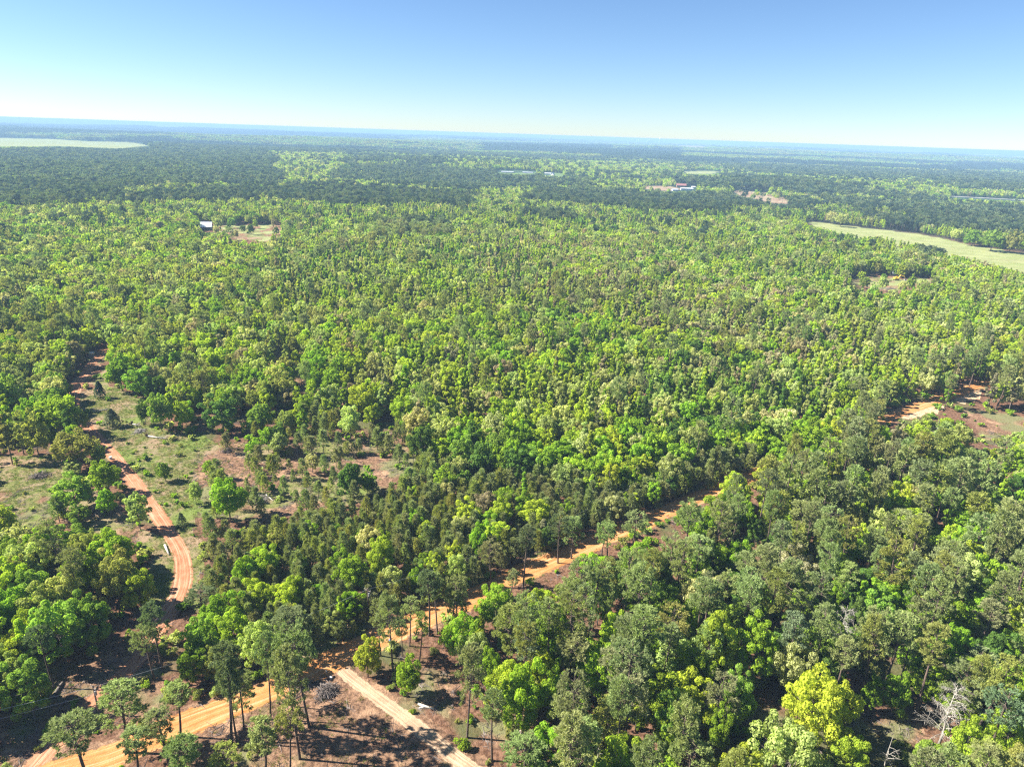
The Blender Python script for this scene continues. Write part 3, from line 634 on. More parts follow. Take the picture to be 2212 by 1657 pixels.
# ------------------------------------------------------------------ hero trees read off the photo: kind, base, top, width, tone
HERO = [
    ('pine', 350, 1446, 318, 1299, 62, 'dull dark green'), ('pine', 333, 1466, 293, 1340, 60, 'grey-green'), ('pine', 117, 1486, 72, 1353, 60, 'dull dark green'),
    ('pine', 277, 1625, 265, 1478, 100, 'grey-green'), ('pine', 390, 1590, 388, 1475, 72, 'grey-green'), ('pine', 500, 1606, 463, 1393, 84, 'dull dark green'),
    ('pine', 512, 1600, 478, 1420, 60, 'dull dark green'), ('pine', 585, 1554, 563, 1363, 52, 'grey-green'), ('pine', 527, 1573, 513, 1446, 60, 'grey-green'),
    ('pine', 648, 1639, 637, 1390, 80, 'grey-green'), ('pine', 668, 1570, 650, 1325, 80, 'grey-green'), ('pine', 640, 1586, 622, 1396, 60, 'grey-green'),
    ('pine', 603, 1520, 590, 1410, 44, 'grey-green'), ('pine', 627, 1662, 600, 1510, 60, 'olive green'), ('pine', 200, 1712, 190, 1549, 110, 'grey-green'),
    ('pine', 425, 1725, 413, 1578, 90, 'grey-green'), ('pine', 368, 1662, 347, 1540, 80, 'grey-green'), ('pine', 572, 1700, 563, 1556, 80, 'grey-green'),
    ('pine', 300, 1715, 290, 1590, 80, 'grey-green'), ('pine', 490, 1720, 490, 1610, 70, 'olive green'),
    ('pine', 822, 1416, 790, 1285, 48, 'grey-green'), ('pine', 849, 1449, 840, 1276, 58, 'grey-green'), ('pine', 885, 1396, 872, 1290, 44, 'grey-green'),
    ('pine', 927, 1373, 910, 1225, 62, 'dull dark green'), ('pine', 972, 1369, 966, 1230, 54, 'grey-green'), ('pine', 945, 1369, 940, 1240, 50, 'grey-green'),
    ('pine', 990, 1372, 996, 1250, 50, 'grey-green'), ('pine', 905, 1436, 900, 1320, 42, 'olive green'), ('pine', 870, 1419, 868, 1340, 30, 'grey-green'),
    ('pine', 1130, 1269, 1128, 1137, 54, 'dull dark green'), ('pine', 1205, 1216, 1205, 1105, 50, 'dull dark green'), ('pine', 1234, 1206, 1236, 1115, 46, 'grey-green'),
    ('pine', 1061, 1266, 1055, 1165, 50, 'dull olive'), ('pine', 1097, 1299, 1100, 1225, 36, 'dull olive'), ('pine', 1290, 1243, 1292, 1120, 46, 'grey-green'),
    ('pine', 1314, 1219, 1332, 1125, 44, 'grey-green'), ('pine', 1359, 1219, 1362, 1100, 54, 'grey-green'), ('pine', 1374, 1316, 1385, 1185, 44, 'grey-green'),
    ('pine', 1234, 1383, 1247, 1205, 62, 'grey-green'), ('pine', 1009, 1593, 1000, 1385, 66, 'grey-green'), ('pine', 1063, 1643, 1060, 1490, 68, 'grey-green'),
    ('pine', 1378, 1535, 1375, 1318, 105, 'grey-green'), ('pine', 1122, 1500, 1122, 1335, 74, 'blue-green'), ('pine', 1308, 1655, 1335, 1515, 74, 'olive green'),
    ('pine', 1240, 1730, 1245, 1540, 90, 'grey-green'), ('pine', 1150, 1725, 1150, 1600, 100, 'grey-green'), ('pine', 1215, 1620, 1220, 1480, 66, 'grey-green'),
    ('pine', 1870, 1476, 1895, 1303, 70, 'grey-green'), ('pine', 1908, 1489, 1940, 1320, 74, 'grey-green'), ('pine', 1500, 1290, 1508, 1160, 70, 'grey-green'),
    ('pine', 1602, 1293, 1618, 1190, 56, 'grey-green'), ('pine', 1723, 1336, 1738, 1235, 52, 'dull olive'), ('pine', 1678, 1495, 1700, 1320, 72, 'blue-green'),
    ('pine', 2130, 1660, 2185, 1480, 78, 'blue-green'), ('pine', 2175, 1476, 2205, 1360, 60, 'grey-green'), ('pine', 2085, 1500, 2110, 1400, 70, 'dull olive'),
    ('pine', 1520, 1500, 1525, 1350, 60, 'grey-green'), ('pine', 1560, 1350, 1575, 1230, 50, 'grey-green'), ('pine', 1700, 1260, 1712, 1150, 50, 'grey-green'),
    ('pine', 1445, 1275, 1450, 1150, 50, 'grey-green'), ('pine', 1800, 1330, 1820, 1215, 52, 'grey-green'), ('pine', 2010, 1400, 2030, 1290, 56, 'dull olive'),
    ('dead', 1795, 1459, 1842, 1305, 66, 'greyish tan'), ('dead', 2022, 1625, 2085, 1478, 100, 'greyish tan'), ('snag', 1900, 1690, 1912, 1590, 50, 'greyish tan'),
    ('snag', 2005, 1000, 2008, 905, 30, 'greyish tan'), ('snag', 1290, 1655, 1300, 1560, 40, 'greyish tan'),
    ('oak', 1745, 1632, 1775, 1465, 158, 'yellow-green'), ('oak', 1690, 1735, 1695, 1580, 160, 'pale green'), ('broadleaf', 1540, 1632, 1550, 1522, 58, 'bright green'),
    ('broadleaf', 1530, 1480, 1535, 1318, 100, 'yellow-green'), ('broadleaf', 1625, 1480, 1635, 1345, 100, 'bright green'), ('broadleaf', 1873, 1540, 1880, 1466, 44, 'bright green'),
    ('broadleaf', 1925, 1545, 1935, 1458, 56, 'bright green'), ('broadleaf', 2062, 1690, 2078, 1555, 92, 'yellow-green'), ('broadleaf', 1990, 1520, 2000, 1440, 72, 'bright green'),
    ('broadleaf', 2030, 1470, 2045, 1350, 70, 'bright green'), ('broadleaf', 2195, 1690, 2205, 1600, 70, 'yellow-green'), ('oak', 2080, 1395, 2085, 1335, 70, 'cream-tipped'),
    ('broadleaf', 1990, 1690, 1998, 1600, 70, 'mid green'), ('broadleaf', 1480, 1530, 1490, 1400, 80, 'bright green'), ('broadleaf', 1580, 1580, 1590, 1450, 84, 'mid green'),
    ('broadleaf', 1440, 1620, 1450, 1500, 70, 'mid green'), ('broadleaf', 1330, 1470, 1335, 1340, 70, 'yellow-green'), ('broadleaf', 1200, 1420, 1205, 1310, 76, 'bright green'),
    ('broadleaf', 1120, 1590, 1125, 1440, 96, 'bright green'), ('broadleaf', 1200, 1560, 1205, 1450, 84, 'bright green'), ('broadleaf', 1060, 1500, 1065, 1400, 60, 'bright green'),
    ('broadleaf', 795, 1462, 800, 1385, 62, 'yellow-green'), ('broadleaf', 880, 1505, 886, 1425, 60, 'bright green'), ('broadleaf', 1070, 1360, 1072, 1270, 76, 'bright green'),
    ('broadleaf', 1150, 1400, 1152, 1315, 74, 'mid green'), ('broadleaf', 1290, 1350, 1295, 1270, 60, 'bright green'), ('broadleaf', 1425, 1420, 1435, 1330, 70, 'bright green'),
    ('broadleaf', 75, 1552, 68, 1438, 92, 'mid green'), ('broadleaf', 305, 1318, 300, 1235, 66, 'yellow-green'), ('oak', 262, 1312, 256, 1205, 88, 'olive green'),
    ('broadleaf', 252, 1240, 250, 1148, 96, 'bright green'), ('broadleaf', 210, 1412, 200, 1290, 92, 'mid green'), ('broadleaf', 145, 1440, 130, 1300, 110, 'mid green'),
    ('broadleaf', 40, 1380, 30, 1280, 90, 'bright green'), ('broadleaf', 90, 1330, 80, 1230, 90, 'mid green'), ('broadleaf', 180, 1290, 175, 1190, 84, 'bright green'),
    ('broadleaf', 30, 1270, 25, 1180, 80, 'mid green'), ('broadleaf', 110, 1230, 105, 1140, 84, 'bright green'), ('broadleaf', 180, 1215, 178, 1135, 70, 'mid green'),
    ('broadleaf', 498, 1128, 498, 1038, 72, 'bright green'), ('broadleaf', 232, 1068, 230, 998, 58, 'bright green'), ('broadleaf', 165, 1102, 163, 1030, 82, 'mid green'),
    ('broadleaf', 303, 1144, 298, 1070, 50, 'pale green'), ('oak', 163, 1015, 160, 933, 88, 'olive green'), ('broadleaf', 140, 945, 136, 855, 76, 'bright green'),
    ('broadleaf', 175, 935, 176, 880, 44, 'olive green'), ('cedar', 217, 860, 217, 822, 27, 'deep blue-green'), ('cedar', 244, 922, 243, 882, 42, 'dull dark green'),
    ('cedar', 393, 1134, 393, 1106, 24, 'dull dark green'), ('broadleaf', 350, 932, 350, 853, 50, 'mid green'), ('broadleaf', 483, 934, 484, 862, 70, 'dark green'),
    ('broadleaf', 563, 933, 563, 875, 60, 'mid green'), ('broadleaf', 315, 918, 312, 866, 30, 'dark green'), ('broadleaf', 603, 984, 603, 934, 40, 'pale green'),
    ('broadleaf', 547, 988, 547, 953, 32, 'bright green'), ('broadleaf', 218, 1002, 215, 962, 36, 'mid green'), ('broadleaf', 160, 1032, 160, 998, 40, 'pale green'),
    ('broadleaf', 358, 1040, 358, 998, 32, 'mid green'), ('broadleaf', 424, 1090, 422, 1040, 30, 'pale green'), ('broadleaf', 175, 1132, 173, 1092, 48, 'mid green'),
    ('broadleaf', 85, 990, 68, 893, 56, 'olive green'), ('slender', 27, 1003, 12, 905, 34, 'olive green'), ('slender', 52, 982, 40, 900, 30, 'olive green'), ('broadleaf', 90, 935, 88, 880, 34, 'pale green'),
    ('oak', 963, 978, 963, 903, 76, 'pale green'), ('broadleaf', 757, 1078, 755, 1003, 58, 'dark green'), ('broadleaf', 1082, 1142, 1080, 1079, 56, 'yellow-green'),
    ('broadleaf', 1157, 1140, 1157, 1078, 68, 'yellow-green'), ('broadleaf', 957, 1068, 957, 1013, 52, 'bright green'), ('broadleaf', 1000, 1057, 1000, 1018, 44, 'mid green'),
    ('broadleaf', 310, 860, 310, 795, 56, 'mid green'), ('broadleaf', 265, 845, 262, 770, 64, 'bright green'), ('broadleaf', 20, 905, 15, 810, 70, 'mid green'),
    ('oak', 1000, 1165, 1010, 1118, 40, 'cream-tipped'), ('oak', 985, 1265, 990, 1200, 50, 'pale green'), ('broadleaf', 1035, 1210, 1035, 1130, 50, 'bright green'),
    ('broadleaf', 825, 1260, 825, 1160, 60, 'yellow-green'), ('broadleaf', 760, 1290, 762, 1200, 70, 'bright green'), ('oak', 986, 1175, 985, 1120, 36, 'cream-tipped'),
    ('broadleaf', 480, 1380, 478, 1290, 90, 'bright green'), ('broadleaf', 560, 1330, 560, 1250, 60, 'yellow-green'), ('broadleaf', 620, 1340, 620, 1265, 60, 'yellow-green'),
    ('broadleaf', 442, 1440, 438, 1345, 74, 'mid green'), ('broadleaf', 510, 1430, 510, 1330, 80, 'bright green'), ('broadleaf', 535, 1280, 535, 1200, 60, 'bright green'),
    ('pine', 640, 1412, 632, 1312, 84, 'dull dark green'), ('pine', 440, 1338, 438, 1264, 64, 'dull dark green'),
    ('oak', 1815, 490.5, 1815, 463, 33, 'pale green'), ('oak', 1795, 484.5, 1795, 457, 27, 'cream-tipped'), ('broadleaf', 2140, 543, 2140, 497, 46, 'mid green'), ('broadleaf', 2098, 532, 2098, 497, 36, 'mid green'),
    ('oak', 2065, 522, 2065, 495, 28, 'pale green'), ('broadleaf', 2180, 547, 2180, 500, 40, 'olive green'), ('broadleaf', 526, 504, 526, 487, 14, 'dark green'), ('broadleaf', 542, 508, 542, 484, 16, 'dark green'),
    ('broadleaf', 1866, 624, 1866, 598, 22, 'mid green'), ('broadleaf', 1908, 607, 1908, 592, 12, 'mid green'), ('oak', 1990, 628, 1990, 604, 26, 'pale green'),
    ('broadleaf', 1660, 424, 1660, 414, 12, 'pale green'), ('pine', 1600, 424, 1600, 410, 8, 'dull dark green'),
    ('broadleaf', 597, 508, 597, 490, 14, 'dark green'), ('broadleaf', 494, 494, 494, 482, 9, 'dark green'),
]

# ------------------------------------------------------------------ the forest: candidate spots, zone by zone
PINE_Z = [  # (polygon, pine share)
    ([(1000, 1657), (1000, 1440), (1100, 1300), (1250, 1225), (1454, 1125), (1620, 1050), (1760, 985), (1830, 905), (2000, 800), (2230, 760), (2230, 1800), (1000, 1800)], 0.46),
    ([(-60, 380), (480, 372), (560, 392), (740, 402), (1000, 425), (1000, 450), (740, 436), (560, 424), (250, 432), (-60, 446)], 0.60),
    ([(-60, 318), (330, 322), (600, 318), (560, 345), (640, 390), (300, 385), (-60, 390)], 0.93),
    ([(737, 352), (900, 362), (1100, 378), (1257, 390), (1262, 404), (1100, 402), (1000, 408), (860, 402), (737, 388)], 0.96),
    ([(1281, 362), (1340, 360), (1388, 372), (1410, 400), (1388, 404), (1380, 388), (1285, 378)], 0.92),
    ([(1127, 414), (1250, 410), (1475, 420), (1650, 432), (1780, 452), (1700, 460), (1475, 450), (1300, 442), (1127, 432)], 0.92),
    ([(830, 482), (900, 476), (970, 486), (972, 512), (900, 524), (830, 520)], 0.95), ([(1130, 456), (1240, 455), (1245, 478), (1180, 480)], 0.9),
    ([(1575, 336), (1900, 345), (1910, 380), (1700, 378), (1575, 365)], 0.96), ([(1475, 384), (1708, 396), (1960, 425), (2045, 456), (1900, 458), (1760, 442), (1690, 415), (1475, 412)], 0.96),
    ([(1770, 446), (2000, 450), (2230, 455), (2230, 505), (2100, 498), (1900, 482)], 0.97), ([(1973, 514), (2058, 518), (2060, 548), (1990, 545)], 0.96),
    ([(1200, 326), (1445, 332), (1445, 346), (1200, 340)], 0.8), ([(1990, 350), (2230, 356), (2230, 395), (2000, 388)], 0.8)]
BRIGHT_Z = [[(150, 432), (330, 404), (560, 398), (740, 408), (740, 416), (560, 408), (330, 416)], [(1118, 350), (1445, 350), (1475, 372), (1400, 380), (1273, 379), (1118, 374)], [(1270, 382), (1385, 390), (1388, 412), (1273, 408)], [(1740, 425), (1990, 440), (2000, 448), (1760, 436)],
            [(1850, 455), (1960, 462), (1955, 472), (1880, 466)], [(640, 340), (760, 338), (900, 350), (900, 360), (737, 350)], [(560, 325), (740, 330), (740, 398), (640, 390)], [(1240, 385), (1460, 384), (1470, 410), (1400, 404), (1250, 396)], [(1910, 395), (2230, 410), (2230, 452), (2050, 440)],
            [(1475, 378), (1700, 380), (1950, 400), (1960, 420), (1700, 394), (1475, 384)], [(880, 300), (1130, 320), (1130, 332), (900, 318)]]
THICKET = [(405, 930), (600, 930), (700, 880), (800, 935), (1000, 985), (1150, 1005), (1400, 1030), (1560, 945), (1640, 950), (1620, 1010), (1500, 1055),
           (1420, 1095), (1330, 1105), (1200, 1180), (1120, 1205), (1000, 1265), (900, 1300), (700, 1385), (560, 1380), (480, 1290), (430, 1280), (450, 1150)]
OPENZ = [(405, 900), (620, 905), (860, 915), (900, 1000), (860, 1070), (760, 1100), (640, 1120), (540, 1160), (430, 1200), (400, 1010)]
LEFTOPEN = [(-60, 960), (100, 960), (260, 1000), (340, 1120), (330, 1180), (150, 1150), (-60, 1160)]
SOFTGAP = [(480, 760), (640, 740), (850, 790), (860, 850), (700, 860), (560, 820)]

cols = {k: [] for k in ('x', 'y', 'h', 'r', 'k', 't', 'hero')}
def add_tree(x, y, h, r, kind, tone, hero=False):
    cols['x'].append(x); cols['y'].append(y); cols['h'].append(h); cols['r'].append(r); cols['k'].append(KINDS.index(kind)); cols['t'].append(TN.index(tone)); cols['hero'].append(hero)

for kind, bu, bv, tu, tv, wd, tone in HERO:
    g = ground_at(bu, bv); hs = np.arange(1.5, 42, 0.1)
    _, vv, dep = project(np.full(len(hs), g[0]), np.full(len(hs), g[1]), g[2] + hs)
    h = hs[np.argmin(abs(vv - tv))]; dd = float(project(g[0], g[1], g[2] + h * .7)[2])
    add_tree(g[0], g[1], h, wd / 2 / F * dd, kind, tone, True)
hx, hy, hr, hk = (np.array(cols[k]) for k in ('x', 'y', 'r', 'k'))

def spots(r0, r1, s, half=46):
    n = int(r1 / s) + 2
    gx, gy = np.meshgrid(np.arange(-n, n), np.arange(0, int(n / 0.87) + 2)); gx = gx * s + (gy % 2) * s / 2; gy = gy * s * 0.87
    x = gx.ravel() + RNG.uniform(-.42, .42, gx.size) * s; y = gy.ravel() + RNG.uniform(-.42, .42, gx.size) * s
    d = np.hypot(x, y); a = np.degrees(np.arctan2(x, np.maximum(y, 1e-6)))
    m = (d >= r0) & (d < r1) & (abs(a) < half); return x[m], y[m]

def blocked(x, y, z, h, r, depth_frac=0.8, lines=True):
    """does this tree hide ground that lies open in the place?"""
    bad = np.zeros(len(x), bool); RS = RNG.random(len(x))
    for fz in (0.0, 0.25, 0.5, 0.75, 1.0):
        u, v, w = project(x, y, z + h * fz); rp = r / np.maximum(w, 1) * F * depth_frac
        rp = rp * (1.0 if 0.2 < fz < 0.8 else 0.5)
        for poly in CLEAR:
            for du in (-1, 0, 1):
                bad |= in_poly(u + rp * du, v, poly) & ((RS > 0.045) if any(poly is q for q in SPARSE) else True)
        if lines:
            for ln in (VIS_TRACK, VIS_ROAD, VIS_TRAIL): bad |= near_line(u, v, ln) < rp * 0.9
    return bad
CLEAR = [GRASS[0], GRASS[1], GRASS[2], [(1900, 880), (1960, 868), (1960, 905), (1920, 910)], BARE[0], BARE[1], BARE[2], BARE[3], BARE[4], BARE[5], BARE[6], BARE[7], BARE[11], BARE[12], *SAND, *FIELD, REDSOIL[0], REDSOIL[1], REDSOIL[3],
         [(2052, 424), (2230, 432), (2230, 436), (2052, 428)],
         [(1072, 367), (1158, 370), (1158, 377), (1072, 374)], [(1174, 373), (1215, 375), (1215, 382), (1174, 380)], [(1448, 404), (1506, 404), (1506, 413), (1448, 414)],
         [(430, 482), (456, 482), (460, 498), (436, 498)]]
VIS_TRACK = [p for p in TRACK if 755 < p[1] < 1660]; VIS_ROAD = [p for p in ROAD if p[0] < 1460]; VIS_TRAIL = TRAIL
PEEK = [[(1595, 1035), (1640, 1018), (1650, 1030), (1600, 1048)], [(1680, 1000), (1712, 990), (1718, 1003), (1688, 1012)], [(1500, 1075), (1550, 1050), (1555, 1065), (1505, 1088)]]
CLEAR += PEEK
CLEAR += [[(262, 1335), (345, 1305), (350, 1390), (300, 1440), (235, 1440)], [(-170, 1590), (165, 1600), (165, 1760), (-170, 1760)]]
SPARSE = [BARE[11], BARE[12], REDSOIL[0], REDSOIL[1]]

def fill(x, y, dens_r):
    z = height(x, y); n = len(x); D = np.hypot(x, y)
    n1 = fbm(x / 60, y / 60, 31, 3); n2 = fbm(x / 220 + 9, y / 150, 33, 3); n3 = fbm(x / 25 + 3, y / 25, 35, 2)
    farf = sstep(900, 2000, D)
    uc, vc, w = project(x, y, z + 8.0); ub, vb, _ = project(x, y, z)
    nb = fbm(x / 140 + 31, y / 300 + 3, 36, 3)
    upx, vpx = uc + np.where(vc > 560, (n1 - .5) * 40, (nb - .5) * 90), vc + np.where(vc > 560, (n3 - .5) * 20, (n2 - .5) * 30 + (n1 - .5) * 14)
    pine = np.full(n, 0.04) + (D > 1500) * 0.2
    stand = fbm(x / 900 + 2, y / 1400 + 5, 41, 3)
    pine = np.where(D > 1900, np.where(stand > 0.53, 0.93, 0.12), pine)
    for poly, sh in PINE_Z:
        m = in_poly(upx, vpx, poly); pine[m] = sh
    for poly in BRIGHT_Z: pine[in_poly(upx, vpx, poly)] = 0.05
    pine = np.where((D > 600) & (pine > 0.6) & (nb * .6 + n1 * .4 > 0.60), 0.35, pine)
    rnd = RNG.random(n); kind = np.empty(n, int); tone = np.empty(n, int); h = np.empty(n); r = np.empty(n)
    K = KINDS.index; T = TN.index
    isp = rnd < pine
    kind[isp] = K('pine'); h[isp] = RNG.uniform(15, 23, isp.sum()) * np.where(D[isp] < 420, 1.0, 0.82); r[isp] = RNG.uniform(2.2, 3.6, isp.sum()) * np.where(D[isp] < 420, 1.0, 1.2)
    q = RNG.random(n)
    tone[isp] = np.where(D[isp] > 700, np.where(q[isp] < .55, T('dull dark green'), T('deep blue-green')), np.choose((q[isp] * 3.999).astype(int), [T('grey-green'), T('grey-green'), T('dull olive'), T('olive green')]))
    b = ~isp; s = RNG.random(n)
    mid = (vc > 440) & (vc < 900) & (uc > 600)
    sl = b & (s < np.where(mid, 0.15 + 0.6 * (fbm(x / 80 + 4, y / 80, 55, 2) > .48), 0.12)); oa = b & ~sl & (s > 0.80); br = b & ~sl & ~oa
    kind[sl] = K('slender'); h[sl] = RNG.uniform(9, 14, sl.sum()); r[sl] = RNG.uniform(1.6, 2.5, sl.sum())
    kind[br] = K('broadleaf'); h[br] = RNG.uniform(7, 12.5, br.sum()); r[br] = h[br] * RNG.uniform(0.27, 0.42, br.sum())
    kind[oa] = K('oak'); h[oa] = RNG.uniform(8, 13, oa.sum()); r[oa] = h[oa] * RNG.uniform(0.32, 0.46, oa.sum())
    # tones of the leafy trees drift from stand to stand
    g = np.clip((fbm(x / 50 + 13, y / 60 + 4, 51, 3) - .5) * 1.5 + .5, 0, 1) * 0.72 + RNG.random(n) * 0.28
    left = uc < 700
    tb = np.select([g < .24, g < .31, g < .50, g < .68, g < .76, g < .86], [T('mid green'), T('dark green'), T('bright green'), T('yellow-green'), T('olive green'), T('pale green')], T('bright green'))
    tb = np.where((vc < 900) & (RNG.random(n) < 0.38), np.where(RNG.random(n) < .5, T('pale green'), T('yellow-green')), tb)
    tb = np.where(left & (RNG.random(n) < .25), T('olive green'), tb)
    gz = in_poly(uc, vc, [(980, 500), (1300, 520), (1700, 640), (1900, 760), (1700, 800), (1300, 690), (1050, 620)])
    tb = np.where(gz & (RNG.random(n) < .24), T('greyish tan'), tb); tb = np.where((RNG.random(n) < np.where(vc < 900, .045, .02)), T('greyish tan'), tb)
    tb = np.where((kind == K('oak')) & (RNG.random(n) < .38), np.where(RNG.random(n) < .5, T('cream-tipped'), T('pale green')), tb)
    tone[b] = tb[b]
    th = in_poly(upx, vpx, THICKET) & (D < 420)
    keep = np.ones(n, bool)
    lowt = in_poly(uc, vc, [(560, 1230), (1000, 1150), (1100, 1210), (900, 1330), (700, 1385), (560, 1380), (480, 1290)])
    keep &= ~(th & (RNG.random(n) < np.where(lowt, 0.52, 0.78)))
    kill = th & (kind == K('pine')); keep &= ~kill
    small = th & (kind != K('pine')); h[small] *= 0.68; r[small] *= 0.72
    keep &= ~((in_poly(uc, vc, OPENZ) | in_poly(ub, vb, OPENZ)) & (RNG.random(n) < 0.92)); keep &= ~((in_poly(uc, vc, LEFTOPEN) | in_poly(ub, vb, LEFTOPEN)) & (RNG.random(n) < 0.90)); keep &= ~(in_poly(uc, vc, SOFTGAP) & (RNG.random(n) < 0.5))
    keep &= ~(in_poly(uc, vc, [(430, 950), (500, 1130), (440, 1320), (400, 1300)]) & (RNG.random(n) < .7))
    keep &= ~blocked(x, y, z, h, r)
    keep &= ~(in_poly(uc, vc, PINE_Z[0][0]) & (D < 260) & (RNG.random(n) < 0.16))
    # spacing against the hand-placed trees
    for i in range(len(hx)):
        keep &= np.hypot(x - hx[i], y - hy[i]) > (1.6 if KINDS[hk[i]] == 'pine' else hr[i] * 0.9 + 1.0)
    return [a[keep] for a in (x, y, h, r, kind, tone)]

parts = []
for r0, r1, s in ((62, 230, 5.0), (230, 700, 5.4), (700, 1300, 6.4), (1300, 2200, 8.5), (2200, 3600, 12.0)):
    x, y = spots(r0, r1, s); A = fill(x, y, s)
    if s > 8: A[3] = A[3] * (1.15 if s < 10 else 1.6); 
    parts.append(A)
# thicket of young pines
x, y = spots(80, 420, 2.45)
z = height(x, y); uc, vc, w = project(x, y, z + 3); n3 = fbm(x / 14, y / 14, 61, 2); pu, pv = uc + (fbm(x / 30, y / 30, 62, 2) - .5) * 50, vc + (n3 - .5) * 30
in_t = in_poly(pu, pv, THICKET); opn = in_poly(uc, vc, OPENZ)
stray = (fbm(x / 35 + 5, y / 35, 63, 2) > 0.62) & (vc < 980) & (vc > 740) & (uc > 850) & ~in_t
lo = in_poly(uc, vc, LEFTOPEN)
pr = np.where(in_t, np.where(opn, 0.15, 0.88), np.where(stray, 0.62, np.where(lo, 0.06, 0.0)))
m = RNG.random(len(x)) < pr * np.where(in_t, 1.0, 1.0)
x, y = x[m], y[m]; z = height(x, y); h = RNG.uniform(3.4, 8.6, len(x)); r = h * RNG.uniform(.2, .31, len(x)); m = ~blocked(x, y, z, h, r)
for i in range(len(hx)):
    if KINDS[hk[i]] != 'pine': m &= np.hypot(x - hx[i], y - hy[i]) > hr[i] * 0.8
x, y, h, r = x[m], y[m], h[m], r[m]
parts.append([x, y, h, r, np.full(len(x), KINDS.index('young')), np.choose((RNG.random(len(x)) * 3.999).astype(int), [TN.index('dull olive'), TN.index('dull olive'), TN.index('grey-green'), TN.index('olive green')])])
# shrubs and saplings: undergrowth everywhere near, and on the open ground
x, y = spots(66, 330, 3.0); z = height(x, y); uc, vc, w = project(x, y, z + .8)
opn = np.zeros(len(x), bool)
for p in GRASS[:4] + BARE: opn |= in_poly(uc, vc, p)
rd = np.minimum(np.minimum(near_line(uc, vc, TRACK), near_line(uc, vc, ROAD)), near_line(uc, vc, TRAIL)) < 5
m = (RNG.random(len(x)) < np.where(opn, np.where(in_poly(uc, vc, BARE[0]), 0.02, np.where(in_poly(uc, vc, GRASS[0]), 0.15, 0.09)), 0.34)) & ~rd
x, y = x[m], y[m]; h = RNG.uniform(0.5, 2.8, len(x)) * np.where(opn[m], .7, 1); r = h * .6
tn = np.choose((RNG.random(len(x)) * 3.999).astype(int), [TN.index(k) for k in ('mid green', 'bright green', 'olive green', 'pale green')])
parts.append([x, y, h, r, np.full(len(x), KINDS.index('shrub')), tn])
X, Y, HH, RR, KK, TT = [np.concatenate([np.array(cols[c], float)] + [p[i] for p in parts]) for i, c in enumerate(('x', 'y', 'h', 'r', 'k', 't'))]
KK = KK.astype(int); TT = TT.astype(int); HERO_N = len(cols['x']); Z = height(X, Y); D = np.hypot(X, Y); NT = len(X)
ROT = RNG.uniform(0, 6.283, NT); VAR = np.array([RNG.integers(0, NVAR[KINDS[k]]) for k in KK])
nomH = np.array([NOMH[k] for k in KINDS])[KK]; nomR = np.array([NOMR[k] for k in KINDS])[KK]
SZ = HH / nomH; SX = RR / nomR
TILT = RNG.normal(0, 0.03, (NT, 2)) * (KK == KINDS.index('pine'))[:, None]
TONE = TV[TT] * RNG.uniform(0.85, 1.15, (NT, 1)) * RNG.uniform(0.93, 1.07, (NT, 3))
LD = np.where(D < 175, 0, np.where(D < 420, 1, np.where(D < 1250, 2, 3)))
LD = np.where((KK == KINDS.index('shrub')) & (LD < 2), LD + (D > 120), LD); LD = np.minimum(LD, 3)
# which ones show largest: paint crown discs front to back into an id picture
u_, v_, w_ = project(X, Y, Z + HH * np.where(KK == KINDS.index('pine'), 0.75, 0.58))
S = 0.46293; u_, v_ = u_ * S, v_ * S; rp = RR / w_ * F * S
hp = HH * np.where(KK == KINDS.index('pine'), 0.24, 0.42) / w_ * F * S * 0.9
buf = np.zeros((766, 1024), bool); VIS = np.zeros(NT)
for i in np.argsort(D):
    if D[i] > 900: break
    a, b, c, d = int(u_[i] - rp[i]), int(u_[i] + rp[i]) + 1, int(v_[i] - hp[i]), int(v_[i] + hp[i]) + 1
    if b <= 0 or a >= 1024 or d <= 0 or c >= 766: continue
    a, b, c, d = max(a, 0), min(b, 1024), max(c, 0), min(d, 766)
    yy, xx = np.ogrid[c:d, a:b]
    e = ((xx - u_[i]) / max(rp[i], .5)) ** 2 + ((yy - v_[i]) / max(hp[i], .5)) ** 2 <= 1
    sub = buf[c:d, a:b]; VIS[i] = (e & ~sub).sum(); sub |= e
INDIV = np.zeros(NT, bool)
for k, nm in enumerate(KINDS):
    idx = np.nonzero((KK == k) & (VIS >= 12))[0]; idx = idx[np.argsort(-VIS[idx])][:(160 if nm == 'shrub' else 298)]; INDIV[idx] = True
INDIV[:HERO_N] = VIS[:HERO_N] > 0

# ------------------------------------------------------------------ individual trees
WORD = {'broadleaf': ('broadleaf_tree', 'tree', 'leafy tree', 'broadleaf trees of the woods'), 'oak': ('oak_tree', 'oak tree', 'wide-crowned tree', 'wide-crowned trees of the woods'),
        'slender': ('slender_tree', 'tree', 'slender upright tree', 'slender upright trees of the woods'), 'pine': ('pine_tree', 'pine', 'pine', 'pines of the woods'),
        'young': ('young_pine', 'young pine', 'bushy young pine', 'young pines of the thicket'), 'cedar': ('cedar_tree', 'cedar', 'conical evergreen', 'conical evergreens in the left clearing'),
        'shrub': ('shrub', 'shrub', 'low shrub', 'shrubs of the undergrowth'), 'dead': ('dead_tree', 'dead tree', 'dead grey feathery tree', 'dead grey trees'),
        'snag': ('dead_snag', 'dead tree', 'thin dead tree', 'thin dead snags')}
def near_world(x, y, C): return float(np.min(np.hypot(C[:, 0] - x, C[:, 1] - y)))
seen = set()
_ones = 'zero one two three four five six seven eight nine ten eleven twelve thirteen fourteen fifteen sixteen seventeen eighteen nineteen'.split()
_tens = 'zero ten twenty thirty forty fifty sixty seventy eighty ninety hundred'.split()
def spell(n):
    n = int(round(min(max(n, 0), 100)))
    return _ones[n] if n < 20 else _tens[n // 10] + ('-' + _ones[n % 10] if n % 10 else '')
